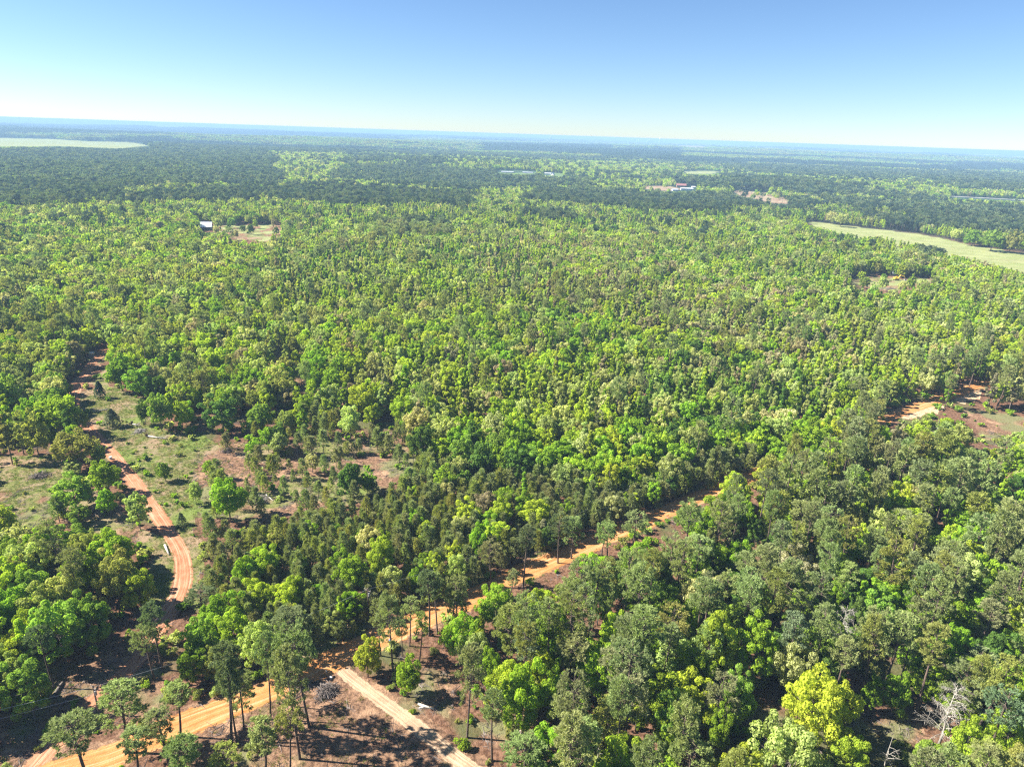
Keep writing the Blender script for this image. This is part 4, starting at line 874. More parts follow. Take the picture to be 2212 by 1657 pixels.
def tree_label(i, kind):
    u, v = u_[i] / 1024 * 100, v_[i] / 766 * 100
    x, y = X[i], Y[i]; rel = ''
    U, Vv = u_[i] / S, v_[i] / S
    if near_world(x, y, C_ROAD) < 8: rel = ' beside the orange road'
    elif near_world(x, y, C_TRACK) < 8: rel = ' beside the red track'
    elif near_world(x, y, C_TRAIL) < 7: rel = ' beside the sandy trail'
    elif in_poly(U, Vv, THICKET): rel = ' in the dark thicket'
    elif in_poly(U, Vv, PINE_Z[0][0]): rel = ' in the pinewood'
    elif 1700 < U and 440 < Vv < 560: rel = ' near the pale field'
    elif 400 < U < 620 and 470 < Vv < 530: rel = ' near the white-roofed barn'
    sz = HH[i] / NOMH[kind]; size = 'tall' if sz > 1.08 else ('small' if sz < 0.8 else '')
    body = (size + ' ' if size else '') + (TN[TT[i]] + ' ' if kind not in ('dead', 'snag') else '') + WORD[kind][2] + rel
    for pre in ('', 'about ', 'nearly ', 'roughly ', 'around '):
        lab = body + ', ' + pre + spell(u) + ' percent across and ' + spell(v) + ' percent down'
        if len(lab.split()) > 16: lab = body + ', ' + pre + spell(u) + ' percent across, ' + spell(v) + ' down'
        if lab not in seen: break
    seen.add(lab); return lab
for i in np.nonzero(INDIV)[0]:
    kind = KINDS[KK[i]]; nm, cat, _, grp = WORD[kind]
    lod = LD[i] if kind not in ('dead', 'snag') else 0
    crown, trunk = proto(kind, int(lod), int(VAR[i]))
    e = bpy.data.objects.new(nm, None); SC.collection.objects.link(e); e.empty_display_size = 0.5
    e.location = (X[i], Y[i], Z[i]); e.rotation_euler = (TILT[i, 0], TILT[i, 1], ROT[i]); e.scale = (SX[i], SX[i], SZ[i])
    tag(e, tree_label(i, kind), cat, grp)
    for me in (crown, trunk):
        c = bpy.data.objects.new(me.name.split('.')[0], me); SC.collection.objects.link(c); c.parent = e
        c['tone'] = [float(q) for q in TONE[i]]

# ------------------------------------------------------------------ the rest of the woods: one mass per kind
def scatter(name, label, collections, P, IDX, ROTV, SCL, TON):
    """points mesh + geometry nodes that stand a tree on each point"""
    me = bpy.data.meshes.new(name); me.vertices.add(len(P)); me.vertices.foreach_set('co', P.astype(np.float32).ravel())
    for an, ty, key, arr in (('idx', 'INT', 'value', IDX.astype(np.int32)), ('rotv', 'FLOAT_VECTOR', 'vector', ROTV.astype(np.float32).ravel()),
                             ('scl', 'FLOAT_VECTOR', 'vector', SCL.astype(np.float32).ravel()), ('tone', 'FLOAT_VECTOR', 'vector', TON.astype(np.float32).ravel())):
        a = me.attributes.new(an, ty, 'POINT'); a.data.foreach_set(key, arr)
    o = link(bpy.data.objects.new(name, me)); tag(o, label, kind='stuff')
    ng = bpy.data.node_groups.new(name, 'GeometryNodeTree'); ng.interface.new_socket('Geometry', in_out='INPUT', socket_type='NodeSocketGeometry')
    ng.interface.new_socket('Geometry', in_out='OUTPUT', socket_type='NodeSocketGeometry')
    gi = ng.nodes.new('NodeGroupInput'); go = ng.nodes.new('NodeGroupOutput'); jn = ng.nodes.new('GeometryNodeJoinGeometry')
    def attr(nm, ty):
        a = ng.nodes.new('GeometryNodeInputNamedAttribute'); a.data_type = ty; a.inputs['Name'].default_value = nm; return a.outputs['Attribute']
    ia, ra, sa_ = attr('idx', 'INT'), attr('rotv', 'FLOAT_VECTOR'), attr('scl', 'FLOAT_VECTOR')
    for col in collections:
        ci = ng.nodes.new('GeometryNodeCollectionInfo'); ci.inputs['Collection'].default_value = col
        ci.inputs['Separate Children'].default_value = True; ci.inputs['Reset Children'].default_value = True
        ip = ng.nodes.new('GeometryNodeInstanceOnPoints'); ip.inputs['Pick Instance'].default_value = True
        L = ng.links.new
        L(gi.outputs[0], ip.inputs['Points']); L(ci.outputs[0], ip.inputs['Instance']); L(ia, ip.inputs['Instance Index'])
        L(ra, ip.inputs['Rotation']); L(sa_, ip.inputs['Scale']); L(ip.outputs[0], jn.inputs[0])
    ng.links.new(jn.outputs[0], go.inputs[0])
    md = o.modifiers.new('scatter', 'NODES'); md.node_group = ng
    return o
def source_collection(name, meshes):
    c = bpy.data.collections.new(name)
    for j, me in enumerate(meshes):
        c.objects.link(bpy.data.objects.new('%s_%03d' % (name, j), me))
    return c
MASS = {'broadleaf': ('broadleaf_woods', 'mass of light green leafy trees filling the woods'), 'oak': ('wide_crowned_woods', 'mass of pale wide-crowned trees in the woods'),
        'slender': ('slender_woods', 'mass of slender upright light green trees in the woods'), 'pine': ('pine_woods', 'mass of dark green pines reaching to the far hills'),
        'young': ('young_pine_thicket', 'dense olive thicket of young pines'), 'shrub': ('undergrowth', 'low green undergrowth below and between the trees')}
for kind, (nm, lab) in MASS.items():
    sel = np.nonzero((KK == KINDS.index(kind)) & ~INDIV)[0]
    if len(sel) == 0: continue
    nv = NVAR[kind]
    keys = sorted(set(zip(LD[sel].tolist(), VAR[sel].tolist()))); pos = {k: j for j, k in enumerate(keys)}
    pm = [proto(kind, a, b) for a, b in keys]
    ca = source_collection(nm + '_crowns', [p[0] for p in pm]); cb = source_collection(nm + '_trunks', [p[1] for p in pm])
    scatter(nm, lab, [ca, cb], np.stack([X[sel], Y[sel], Z[sel]], -1), np.array([pos[(a, b)] for a, b in zip(LD[sel].tolist(), VAR[sel].tolist())]),
            np.stack([TILT[sel, 0], TILT[sel, 1], ROT[sel]], -1), np.stack([SX[sel], SX[sel], SZ[sel]], -1), TONE[sel])

# far groves: patches of many crowns, out to the skyline
def make_grove(seed):
    rng = np.random.default_rng(seed); nt = 40; L = 60.0
    cx = rng.uniform(-L / 2, L / 2, nt); cyy = rng.uniform(-L / 2, L / 2, nt); hh = rng.uniform(9, 17, nt); rr = rng.uniform(4, 6.5, nt); V = []
    P = []; Nn = []
    for i in range(nt):
        n = 26; d = rng.normal(0, 1, (n, 3)); d[:, 2] = abs(d[:, 2]) + .1; d = unit(d)
        P.append(np.array([cx[i], cyy[i], hh[i] - rr[i] * .8]) + d * rr[i] * np.array([1, 1, 1.0])); Nn.append(d)
    V = leaf_cards(np.concatenate(P), np.concatenate(Nn), 4.2, 3.4, rng, 0.35)
    return crown_obj_mesh('grove', V, M_NEEDLE, rng, np.repeat(rng.uniform(0.7, 1.3, nt), 26), 0.15)
groves = source_collection('distant_groves', [make_grove(s) for s in range(4)])
x, y = [], []
for r0, r1, s in ((3500, 6500, 52), (6500, 13000, 95)):
    a, b = spots(r0, r1, s, 44); x.append(a); y.append(b)
x, y = np.concatenate(x), np.concatenate(y); z = height(x, y); uc, vc, w = project(x, y, z)
m = np.ones(len(x), bool)
for p in FIELD + REDSOIL: m &= ~in_poly(uc, vc, p) & ~in_poly(uc, vc - 2, p) & ~in_poly(uc, vc - 3.5, p)
x, y, z, uc, vc = x[m], y[m], z[m], uc[m], vc[m]; n = len(x); d = np.hypot(x, y)
stand = fbm(x / 1500 + 2, y / 900 + 5, 41, 3) + RNG.normal(0, .03, n)
dk = np.zeros(n, bool); lt = np.zeros(n, bool)
for p in ([(1037, 311), (1322, 316), (1322, 336), (1037, 332)], [(-60, 270), (330, 274), (737, 284), (1100, 294), (1100, 300), (737, 298), (330, 292), (-60, 290)], [(1200, 322), (1475, 330), (1475, 344), (1200, 338)]): dk |= in_poly(uc, vc, p)
for p in ([(20, 292), (480, 297), (480, 302), (20, 298)], [(880, 302), (1480, 314), (1480, 323), (880, 309)], [(1475, 318), (2230, 350), (2230, 359), (1475, 330)], [(1037, 333), (1300, 340), (1300, 346), (1037, 340)]): lt |= in_poly(uc, vc, p)
stand = np.where(dk, .9, np.where(lt, 0, stand))
ton = np.where((stand > 0.53)[:, None], TONES['deep blue-green'], np.where((RNG.random(n) < .5)[:, None], TONES['olive green'], TONES['mid green'])) * RNG.uniform(.85, 1.15, (n, 1))
sc = np.where(d < 6500, 1.0, 1.75)
scatter('distant_woods', 'hazy blue-green woods rolling away to the skyline', [groves], np.stack([x, y, z - 1], -1), RNG.integers(0, 4, n), np.stack([x * 0, x * 0, RNG.uniform(0, 6.28, n)], -1),
        np.stack([sc, sc, RNG.uniform(.9, 1.3, n)], -1), ton)

# grass tufts and litter
def tuft_mesh(seed):
    rng = np.random.default_rng(seed); n = 26; P = np.zeros((n, 3)); P[:, :2] = rng.normal(0, .22, (n, 2)); Dd = np.stack([P[:, 0], P[:, 1], np.full(n, .5)], -1)
    return crown_obj_mesh('tuft', blades(P, Dd, .42, .07, rng, .3), M_LEAF, rng)
def litter_mesh(seed):
    rng = np.random.default_rng(seed); mb = MB()
    for i in range(7):
        a = rng.uniform(0, 3.14); l = rng.uniform(.3, 1.3); c = rng.normal(0, .5, 2); dz = rng.uniform(0.03, .25)
        mb.tube([(c[0] - math.cos(a) * l, c[1] - math.sin(a) * l, .04), (c[0], c[1], dz), (c[0] + math.cos(a) * l, c[1] + math.sin(a) * l, .05)], [.035, .03, .012], 3, False)
    return mb.mesh('litter', M_BRUSH)
x, y = spots(70, 300, 0.85); uc, vc, w = project(x, y, x * 0)
ing = np.zeros(len(x), bool); inb = np.zeros(len(x), bool)
for p in GRASS[:5]: ing |= in_poly(uc, vc, p)
for p in BARE[:11]: inb |= in_poly(uc, vc, p)
rd = np.minimum(np.minimum(near_line(uc, vc, TRACK), near_line(uc, vc, ROAD)), near_line(uc, vc, TRAIL)) < 3
pn = fbm(x / 6, y / 6, 71, 2)
m = (RNG.random(len(x)) < np.where(ing, 0.75, np.where(inb, 0.10 + .5 * (pn > .6), 0.06)) * np.where(pn < .4, .35, 1)) & ~rd & (uc > -80) & (uc < 2300)
a, b = x[m], y[m]; n = len(a)
tp = np.array([(0.10, 0.15, .035), (.17, .20, .055), (.25, .21, .11), (.12, .20, .03)])[RNG.integers(0, 4, n)]
s = RNG.uniform(.5, 1.3, n)
scatter('grass', 'rough tufted grass and weeds on the open ground', [source_collection('grass_tufts', [tuft_mesh(1), tuft_mesh(2), tuft_mesh(3)])], np.stack([a, b, a * 0], -1), RNG.integers(0, 3, n),
        np.stack([a * 0, a * 0, RNG.uniform(0, 6.28, n)], -1), np.stack([s, s, s], -1), tp)
m = (RNG.random(len(x)) < np.where(inb & (pn > .38), 0.12, np.where(ing, .012, .03))) & ~rd & (RNG.random(len(x)) < .8)
a, b = x[m], y[m]; n = len(a); s = RNG.uniform(.5, 1.4, n)
scatter('fallen_twigs', 'scattered twigs and slash on the bare soil', [source_collection('twig_litter', [litter_mesh(1), litter_mesh(2), litter_mesh(3)])], np.stack([a, b, a * 0], -1), RNG.integers(0, 3, n),
        np.stack([a * 0, a * 0, RNG.uniform(0, 6.28, n)], -1), np.stack([s, s, s], -1), np.ones((n, 3)) * .2)

# ------------------------------------------------------------------ buildings, machines, poles, logs
def mpp(u, v):
    g = ground_at(u, v); return g, float(project(*g)[2]) / F
def flat_mat(name, c, rough=0.7, metal=0.0): return simple_mat(name, c, tuple(q * 0.85 for q in c), 0.6, rough, 0, metal)
M_WHITE = flat_mat('white_paint', (0.78, 0.78, 0.76)); M_METAL = simple_mat('white_roof_metal', (0.78, 0.80, 0.84), (0.66, 0.69, 0.74), 0.5, 0.45, 0, 0.2, stretch=(4, .3, 1))
M_BROWNW = flat_mat('brown_boards', (0.13, 0.075, 0.055)); M_GREYR = flat_mat('grey_roof', (0.36, 0.39, 0.43)); M_REDR = flat_mat('dull_red_roof', (0.30, 0.13, 0.11))
M_BRICK = flat_mat('brick_wall', (0.36, 0.22, 0.16)); M_GLASS = flat_mat('dark_window', (0.03, 0.04, 0.05), 0.15); M_YELLOW = flat_mat('yellow_paint', (0.80, 0.52, 0.05), 0.45)
M_BLACK = flat_mat('black_rubber', (0.025, 0.025, 0.025)); M_STEEL = flat_mat('dull_steel', (0.30, 0.30, 0.30), 0.5); M_POLE = flat_mat('weathered_pole', (0.17, 0.13, 0.10))
M_WIRE = flat_mat('aluminium_wire', (0.45, 0.45, 0.45), 0.4); M_BLUE = flat_mat('blue_plastic', (0.03, 0.18, 0.62), 0.4); M_RED = flat_mat('red_paint', (0.45, 0.06, 0.03), 0.4)
M_CONC = flat_mat('pale_concrete', (0.6, 0.58, 0.54))

def gable_house(name, cat, label, u, v, wpx, hpx, depth, wall, roof, yaw=0.0, eave=0.5, nwin=3, door=True, group=None, over=0.5):
    g, k = mpp(u, v); w = wpx * k; H = hpx * k; e = H * eave; b = empty(name, g, yaw + math.atan2(-g[0], g[1]) * 0.5)
    tag(b, label, cat, group)
    m = MB(); m.box(-w / 2, w / 2, 0, depth, -1.5, e); m.build('wall', wall, b)
    m = MB(); m.V = []; o_ = over
    prof = [(-o_, e - .1), (depth / 2, H), (depth + o_, e - .1), (depth + o_, e + .22), (depth / 2, H + .34), (-o_, e + .22)]
    n = len(prof); x0, x1 = -w / 2 - o_, w / 2 + o_
    m.add([(x0, y, z) for y, z in prof] + [(x1, y, z) for y, z in prof], [tuple(range(n))[::-1], tuple(range(n, 2 * n))] + [(i, (i + 1) % n, (i + 1) % n + n, i + n) for i in range(n)])
    m.build('roof', roof, b)
    for s in (-1, 1):
        m = MB(); xx = s * (w / 2 - 0.15); m.add([(xx - .1, 0.1, e), (xx - .1, depth - .1, e), (xx - .1, depth / 2, H - .1), (xx + .1, 0.1, e), (xx + .1, depth - .1, e), (xx + .1, depth / 2, H - .1)],
                                              [(0, 1, 2), (5, 4, 3), (0, 3, 4, 1), (1, 4, 5, 2), (2, 5, 3, 0)]); m.build('gable', wall, b)
    for i in range(nwin):
        x = -w / 2 + w * (i + 1) / (nwin + 1); m = MB(); m.box(x - w * .04 - .2, x + w * .04 + .2, -.06, .04, e * .4, e * .8); m.build('window', M_GLASS, b)
    if door:
        m = MB(); m.box(w * .36, w * .36 + min(1.1, w * .1), -.08, .05, 0, min(2.1, e * .8)); m.build('door', M_GLASS if wall is not M_GLASS else M_WHITE, b)
    return b
gable_house('barn', 'barn', 'barn with a steep white metal roof and brown board walls beside a clearing', 445, 498, 22, 16, 9.5, M_BROWNW, M_METAL, 0.05, 0.42, 3)
gable_house('shed', 'shed', 'grey-roofed open shed behind the yellow excavator', 1939, 598, 21, 11, 7, M_BLACK, M_GREYR, -0.25, 0.55, 0)  # closed black walls put the shade under the open roof into colour
gable_house('house', 'house', 'house with a dull red roof among pines behind the long white building', 1472, 404.5, 20, 6.5, 12, M_BRICK, M_REDR, 0, 0.45, 4)
gable_house('farm_building', 'farm building', 'long white flat-sided farm building in front of the red-roofed house', 1484, 411.5, 26, 4.6, 10, M_WHITE, M_METAL, 0, 0.75, 5)
gable_house('garage', 'garage', 'small white garage beside the red-roofed house', 1498, 407, 8, 3.6, 8, M_WHITE, M_METAL, 0, 0.7, 1)
gable_house('cottage', 'cottage', 'small building with a blue-grey roof below the red-roofed house', 1459, 413, 12, 4.5, 8, M_WHITE, M_GREYR, 0.2, 0.5, 2)
gable_house('warehouse', 'warehouse', 'long low warehouse with a grey roof beyond the dark pine strip', 1096, 374, 26, 3.0, 18, M_GREYR, M_GREYR, 0, 0.6, 6)
gable_house('warehouse', 'warehouse', 'long low white-walled warehouse between the grey-roofed warehouse and the white farm shed', 1140, 375, 22, 2.6, 16, M_WHITE, M_GREYR, 0, 0.6, 6)
gable_house('farm_shed', 'shed', 'white farm shed with a flat roofline in the far clearing', 1184, 379, 15, 4.6, 12, M_WHITE, M_METAL, 0, 0.8, 1)
gable_house('farm_barn', 'barn', 'white steep-gabled barn next to the white farm shed', 1197, 379.5, 7, 6.0, 9, M_WHITE, M_METAL, 1.2, 0.3, 0)
gable_house('cabin', 'cabin', 'small pinkish cabin among trees behind the long warehouses', 1137, 361.5, 10, 3.2, 9, M_BRICK, M_METAL, 0, 0.55, 1)
gable_house('farm_house', 'house', 'white farmhouse at the edge of the dark pines near the big pale field', 122, 348, 8, 4.2, 10, M_WHITE, M_METAL, 0.3, 0.5, 2)
gable_house('poultry_house', 'shed', 'long low white poultry shed below the big pale field', 79, 353, 22, 2.2, 14, M_WHITE, M_METAL, 0, 0.6, 4)
gable_house('distribution_depot', 'warehouse', 'very long white depot on the hazy skyline', 2132, 338, 66, 3.0, 60, M_WHITE, M_METAL, 0, 0.8, 6, True, None, 2)
gable_house('depot', 'warehouse', 'white depot at the edge of the hazy skyline beyond the very long one', 2200, 342, 22, 3.0, 60, M_WHITE, M_METAL, 0, 0.8, 2, True, None, 2)

def works(u, v, blocks, label, name='processing_plant', cat='factory'):
    g, k = mpp(u, v); b = empty(name, g); tag(b, label, cat)
    for kind, du, w, h in blocks:
        m = MB()
        if kind == 'silo': m.tube([(du * k, 0, -5), (du * k, 0, h * k * .9), (du * k, 0, h * k)], [w * k / 2, w * k / 2, w * k / 6], 14); m.build('silo', M_WHITE, b, False)
        else: m.box((du - w / 2) * k, (du + w / 2) * k, -12, 12, -5, h * k); m.box((du - w / 4) * k, (du + w / 5) * k, -8, 8, h * k, h * k * 1.25); m.build('block', M_WHITE, b)
    return b
works(1374, 307, [('block', -4, 10, 4), ('silo', 6, 4, 6), ('silo', 2, 3, 5), ('block', -12, 4, 2.5)], 'white plant with two stubby silos on the hazy skyline')
works(1405, 308, [('block', 0, 16, 4), ('silo', -6, 3, 5.5), ('silo', -2, 3, 6.5), ('silo', 3, 3, 6), ('block', 11, 8, 2.5)], 'white plant with a row of three silos on the hazy skyline')
works(1425, 308, [('silo', 0, 3.4, 9), ('block', 9, 16, 2)], 'single tall white silo with a low shed on the hazy skyline')
works(1190, 305, [('silo', -1, 3.0, 10), ('block', 2, 4, 4)], 'lone pale tower standing above far dark woods', 'tower', 'tower')
works(1726, 317, [('silo', 0, 2.5, 6), ('block', 7, 8, 2.5), ('block', -14, 12, 1.6)], 'tiny white works with a thin tower on the skyline')

# yellow excavator
g, k = mpp(1936, 606); ex = empty('excavator', g, 0.1); tag(ex, 'yellow excavator with its long arm lowered, in front of the grey-roofed shed', 'excavator')
for s in (-1, 1):
    m = MB(); m.add([(x, s * 1.1 + q, z) for q in (-.3, .3) for x, z in ((-2.0, .35), (-1.6, 0), (1.6, 0), (2.0, .35), (1.7, .85), (-1.7, .85))],
                    [(0, 1, 2, 3, 4, 5), (11, 10, 9, 8, 7, 6)] + [(i, i + 6, (i + 1) % 6 + 6, (i + 1) % 6) for i in range(6)]); m.build('track', M_BLACK, ex)
m = MB(); m.box(-2.1, 1.2, -1.3, 1.3, 0.95, 2.1); m.box(-2.1, -.6, -1.2, 1.2, 2.1, 2.5); body = m.build('body', M_YELLOW, ex)
m = MB(); m.box(-.3, 1.1, .3, 1.25, 2.1, 3.1); cabp = m.build('cab', M_YELLOW, ex); m = MB(); m.box(1.1, 1.13, .4, 1.15, 2.2, 3.0); m.build('window', M_GLASS, cabp)
m = MB(); m.tube([(1.0, 0, 1.8), (2.8, 0, 4.2), (5.8, 0, 3.4)], [.38, .42, .3], 4); m.build('boom', M_YELLOW, ex)
m = MB(); m.tube([(5.8, 0, 3.6), (7.6, 0, 1.2)], [.3, .2], 4); m.build('stick', M_YELLOW, ex)
m = MB(); m.box(7.2, 8.2, -.6, .6, .1, 1.0); m.box(7.3, 7.6, -.4, .4, 1.0, 1.4); m.build('bucket', M_STEEL, ex)

# small tractor by the barn, dark pickup under its eave
g, k = mpp(475, 495); tr_ = empty('tractor', g, 0.4); tag(tr_, 'small red tractor parked on the bare ground beside the barn', 'tractor')
m = MB(); m.box(-1.5, .4, -.5, .5, .7, 1.5); m.box(-.2, .7, -.45, .45, 1.5, 2.4); m.build('body', M_RED, tr_)
for x, r in ((.6, .75), (-1.1, .45)):
    for s in (-1, 1):
        m = MB(); m.tube([(x, s * .6, r), (x, s * .95, r)], r, 12); m.build('wheel', M_BLACK, tr_)
def pickup(u, v, rz, label, mat, sc=1.0):
    g, k = mpp(u, v); t_ = empty('pickup_truck', g, rz); t_.scale = (sc,) * 3; tag(t_, label, 'pickup truck')
    m = MB(); m.prism([(-2.7, .5), (2.7, .5), (2.7, 1.05), (1.4, 1.15), (.9, 1.75), (-.6, 1.75), (-.9, 1.15), (-2.7, 1.1)], -.95, .95); m.build('body', mat, t_)
    m = MB(); m.prism([(-.65, 1.2), (1.15, 1.2), (.82, 1.68), (-.5, 1.68)], -.97, .97); m.build('window', M_GLASS, t_)
    for x in (-1.75, 1.75):
        for s in (-1, 1):
            m = MB(); m.tube([(x, s * .75, .4), (x, s * 1.0, .4)], .4, 10); m.build('wheel', M_BLACK, t_)
pickup(457, 498.5, 0.5, 'dark pickup truck parked against the end of the barn', M_BLACK)

# utility poles and their wires
poles = []
for u, v, tv, lab in ((214, 1541, 1488, 'weathered utility pole with a transformer standing beside the red track'), (797, 1337, 1270, 'utility pole standing before the orange road among pines'),
                      (1362, 1092, 1057, 'utility pole at the far end of the orange road, by the thicket')):
    g = ground_at(u, v); hs = np.arange(2, 16, .1); _, vv, _ = project(np.full(len(hs), g[0]), np.full(len(hs), g[1]), hs); h = float(hs[np.argmin(abs(vv - tv))])
    h = max(h, 6.5); p = empty('utility_pole', g, -0.6); tag(p, lab, 'utility pole', 'utility poles along the road')
    m = MB(); m.tube([(0, 0, -.5), (0, 0, h)], [.17, .12], 8); m.build('pole', M_POLE, p)
    m = MB(); m.box(-.9, .9, -.06, .06, h - .7, h - .55); m.build('crossarm', M_POLE, p)
    for x in (-.8, 0.8):
        m = MB(); m.tube([(x, 0, h - .55), (x, 0, h - .3)], [.06, .04], 6); m.build('insulator', M_WHITE, p)
    m = MB(); m.tube([(.28, .1, h - 2.1), (.28, .1, h - 1.2)], .2, 10); m.build('transformer', M_STEEL, p)
    poles.append((g, h))
def wire(p0, p1, sag, label, r=0.028):
    p0, p1 = np.array(p0, float), np.array(p1, float); m = MB(); n = 24
    m.tube([p0 + (p1 - p0) * t + np.array([0, 0, -4 * sag * t * (1 - t)]) for t in np.linspace(0, 1, n)], r, 4)
    tag(m.build('power_line', M_WIRE), label, 'power line', 'power lines of the road')
(g0, h0), (g1, h1), (g2, h2) = poles
d_ = unit((g0 - g1)[None])[0]
wire((g0[0], g0[1], h0 - .35), (g0[0] - 52, g0[1] - 26, 11.5), 1.2, 'upper thin wire from the transformer pole over the shaded track')
wire((g0[0], g0[1], h0 - 2.0), (g0[0] - 52, g0[1] - 26, 9.0), 1.2, 'lower thin wire from the transformer pole over the shaded track')
wire((g0[0], g0[1], h0 - .35), (g1[0], g1[1], h1 - .35), 1.5, 'thin wire spanning from the transformer pole to the pole among pines')
wire((g1[0], g1[1], h1 - .35), (g2[0], g2[1], h2 - .35), 2.5, 'long thin wire following the orange road from pole to far pole')

# logs, fallen trees, brush piles
def log(u, v, u2, v2, r, label, mat=None, name='fallen_log', cat='log', lift=0.0):
    a, b = ground_at(u, v), ground_at(u2, v2); m = MB()
    a[2] += r + lift; b[2] += r * .8 + lift
    m.tube([a, a * .5 + b * .5, b], [r, r * .92, r * .7], 8); tag(m.build(name, mat or M_WHITEWOOD, None, True), label, cat)
log(356, 1179, 365, 1199, .28, 'short pale fallen log lying on grass inside the bend of the red track')
log(0, 1197, 33, 1196, .28, 'pale fallen log on grass at the picture edge')
log(903, 1522, 938, 1533, .22, 'bleached log lying beside the bright green sapling by the sandy trail')
log(905, 1530, 926, 1526, .16, 'thin bleached pole crossing the log by the sandy trail')
log(1015, 1547, 1030, 1558, .2, 'short pale log behind the tall bare-trunked pine')
log(118, 1504, 135, 1476, .35, 'dark fallen trunk on the bare soil near the shaded woods', M_BRUSH)
log(110, 1504, 125, 1508, .25, 'short dark log lying at the foot of the lone pine', M_BRUSH)
log(574, 1069, 590, 1082, .16, 'white bare log lying on the brush pile by the thicket')
for i, lab in enumerate(('nearest cut log of the log pile under the pines', 'second cut log of the log pile', 'third cut log of the log pile', 'fourth cut log of the log pile', 'last cut log of the log pile, lying crosswise')):
    if i < 4: log(1108 + i * 7, 1592 - i * 1, 1102 + i * 7, 1577 + i * 1, .24, lab, M_CUT, 'cut_log', 'log')
    else: log(1100, 1590, 1108, 1578, .2, lab, M_CUT, 'cut_log', 'log')
def fallen_tree(u, v, u2, v2, label, plate=True):
    a, b = ground_at(u, v), ground_at(u2, v2); t_ = empty('fallen_tree', a); tag(t_, label, 'fallen tree'); d = b - a; L = np.linalg.norm(d); d /= L; n = np.array([-d[1], d[0], 0])
    m = MB(); m.tube([(0, 0, .4), tuple(d * L * .5 + np.array([0, 0, .35])), tuple(d * L + np.array([0, 0, .3]))], [.26, .18, .06], 7); m.build('trunk', M_WHITEWOOD, t_, True)
    m = MB(); r_ = np.random.default_rng(int(u))
    for i in range(16):
        s = r_.uniform(.4, 1) * L; q = d * s + np.array([0, 0, .35]); e = n * r_.uniform(-1, 1) * 2.4 + d * r_.uniform(0, 1.5) + np.array([0, 0, r_.uniform(0, 1.4)]); m.tube([q, q + e], [.07, .015], 3, False)
    m.build('branches', M_DEAD, t_)
    if plate:
        m = MB()
        for i in range(22):
            a_ = r_.uniform(0, 6.28); q = n * math.cos(a_) * r_.uniform(.5, 1.1) + np.array([0, 0, .7 + math.sin(a_) * r_.uniform(.5, 1.0)]) - d * r_.uniform(0, .4); m.tube([(0, 0, .5), q], [.22, .05], 4, False)
        m.build('roots', M_BROWNW, t_)
fallen_tree(318, 944, 365, 950, 'fallen bleached tree with its brown root plate, in the grass clearing')
fallen_tree(235, 886, 188, 892, 'fallen bleached tree lying beside the small dark evergreen in the clearing', False)
fallen_tree(285, 918, 305, 922, 'short uprooted stump with brown roots in the grass clearing')
def brush_pile(u, v, wpx, label, mat=None, hh=1.0, n=110):
    g, k = mpp(u, v); w = wpx * k / 2; m = MB(); r_ = np.random.default_rng(int(u + v))
    for i in range(n):
        x, y = r_.normal(0, .42, 2) * w; z = max(0.05, hh * (1 - (x * x + y * y) / w / w) * r_.uniform(.2, 1)); a = r_.uniform(0, 6.28); l = r_.uniform(.5, 1.5)
        e = np.array([math.cos(a) * l, math.sin(a) * l, r_.uniform(-.3, .5)]); p = np.array([x, y, z]); lo = p - e; lo[2] = max(lo[2], 0.02); m.tube([lo, p, p + e * .8], [.05, .06, .015], 3, False)
    for i in range(9):
        a = i * .7; m.tube([(0, 0, -.1), (math.cos(a) * w * .7, math.sin(a) * w * .7, .05)], [hh * .45, .1], 4)
    o_ = m.build('brush_pile', mat or M_BRUSH); o_.location = g; tag(o_, label, 'brush pile')
brush_pile(302, 932, 26, 'grey brush pile in the grass clearing above the uprooted tree', M_DEAD)
brush_pile(225, 1104, 62, 'large burnt black brush pile beside the red track', M_BRUSH, 1.6, 240)
brush_pile(562, 1080, 42, 'greyish brush pile with a white log, by the dark thicket', M_DEAD, 1.3, 150)
brush_pile(86, 1030, 44, 'brown brush pile at the edge of the open ground with thin trees', M_BRUSH, 1.0, 150)
brush_pile(490, 975, 22, 'small brush pile among the scattered young pines', M_BRUSH)
brush_pile(1925, 626, 34, 'purple-grey brush pile in the clearing below the yellow excavator', M_BRUSH, 1.5, 160)
brush_pile(705, 1495, 54, 'heap of dark slash on the bare brown clearing beside the sandy trail', M_BRUSH, 1.2, 220)
brush_pile(1640, 1600, 60, 'reddish dead brush heap below the shaded clearing', M_BRUSH, 1.3, 220)
brush_pile(1620, 1560, 50, 'dark brush heap at the rim of the sunlit clearing', M_BRUSH, 1.2, 180)
brush_pile(660, 1480, 30, 'small heap of slash along the verge of the orange road', M_BRUSH, .8, 90)
brush_pile(570, 930, 18, 'grey pile of limbs behind the dark green tree', M_DEAD, .8, 60)

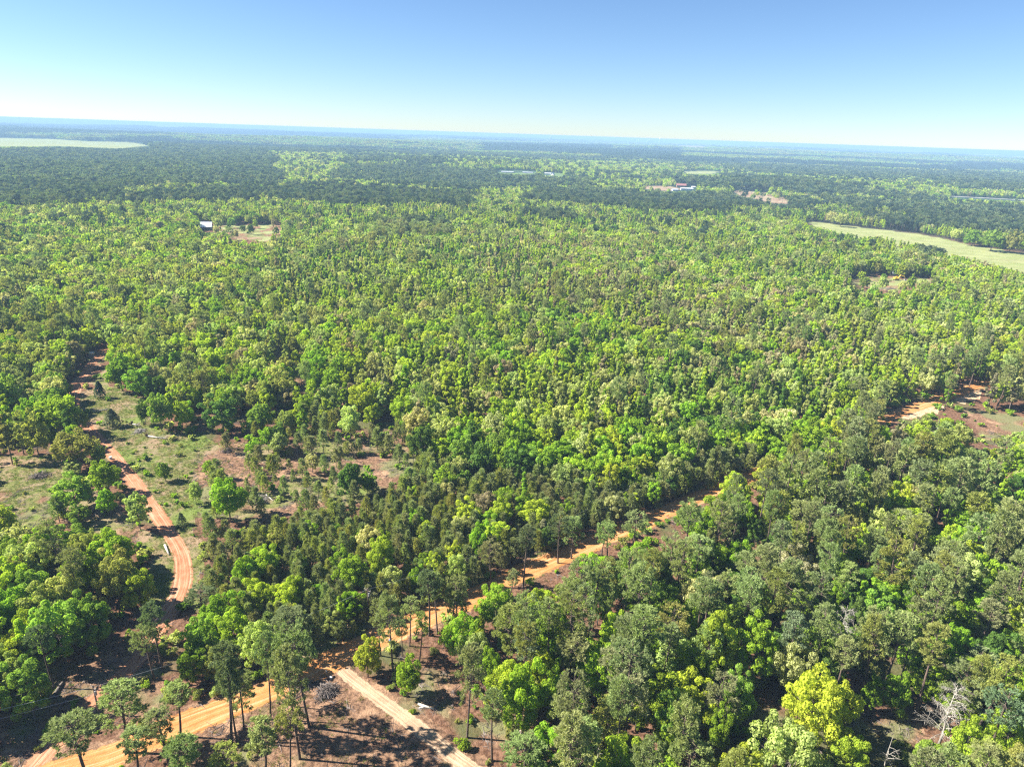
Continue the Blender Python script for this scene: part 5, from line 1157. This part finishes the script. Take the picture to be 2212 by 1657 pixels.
# small things
g = ground_at(706, 1461); b = empty('mailbox', g, .5); tag(b, 'dark mailbox on a post at the junction of the sandy trail', 'mailbox')
m = MB(); m.box(-.05, .05, -.05, .05, -.2, 1.15); m.build('post', M_POLE, b); m = MB(); m.prism([(-.14, 1.15), (.14, 1.15), (.14, 1.35), (.08, 1.45), (-.08, 1.45), (-.14, 1.35)], -.3, .3); m.build('box', M_BLACK, b)
def drum(u, v, r, h, mat, name, label, cat):
    g = ground_at(u, v); m = MB(); m.tube([(0, 0, -.05), (0, 0, h * .3), (0, 0, h * .33), (0, 0, h * .66), (0, 0, h * .7), (0, 0, h)], [r, r, r * 1.06, r * 1.06, r, r], 14)
    o_ = m.build(name, mat); o_.location = g; tag(o_, label, cat)
drum(715, 1465, .25, .4, M_WHITE, 'bucket', 'white bucket lying by the mailbox', 'bucket')
drum(843, 1388, .28, .7, M_BLUE, 'barrel', 'blue barrel at the foot of a pine beside the orange road', 'barrel')
drum(2206, 1652, .7, .7, M_BLUE, 'blue_tarp', 'bright blue tub among the trees at the picture corner', 'tub')  # a blue tarp, simplified to a plain drum shape
drum(239, 992, .45, .9, M_CONC, 'pale_drum', 'pale drum half hidden by the trees beside the red track', 'drum')
g, k = mpp(198, 768); b = empty('water_tank', g, .3); tag(b, 'white tank on a low frame beside the red track near the woods', 'tank')
m = MB(); m.tube([(-1.2, 0, 1.1), (-1.1, 0, 1.1), (1.1, 0, 1.1), (1.2, 0, 1.1)], [.3, .6, .6, .3], 12); m.build('tank', M_WHITE, b, True)
m = MB(); m.box(-1, 1, -.5, .5, -.1, .55); m.build('frame', M_STEEL, b)
# ------------------------------------------------------------------ haze
hz, t = new_mat('haze')
pv = N(t, 'ShaderNodeVolumePrincipled'); pv.inputs['Color'].default_value = (0.36, 0.56, 0.84, 1); pv.inputs['Density'].default_value = 1.55e-4; pv.inputs['Anisotropy'].default_value = 0.0
o = N(t, 'ShaderNodeOutputMaterial'); t.links.new(pv.outputs[0], o.inputs['Volume'])
hb = MB(); hb.box(-50000, 50000, -50000, 50000, -62, CAM_H + 1.5)
tag(hb.build('haze', hz), 'thin blue haze over the distant woods', kind='stuff')
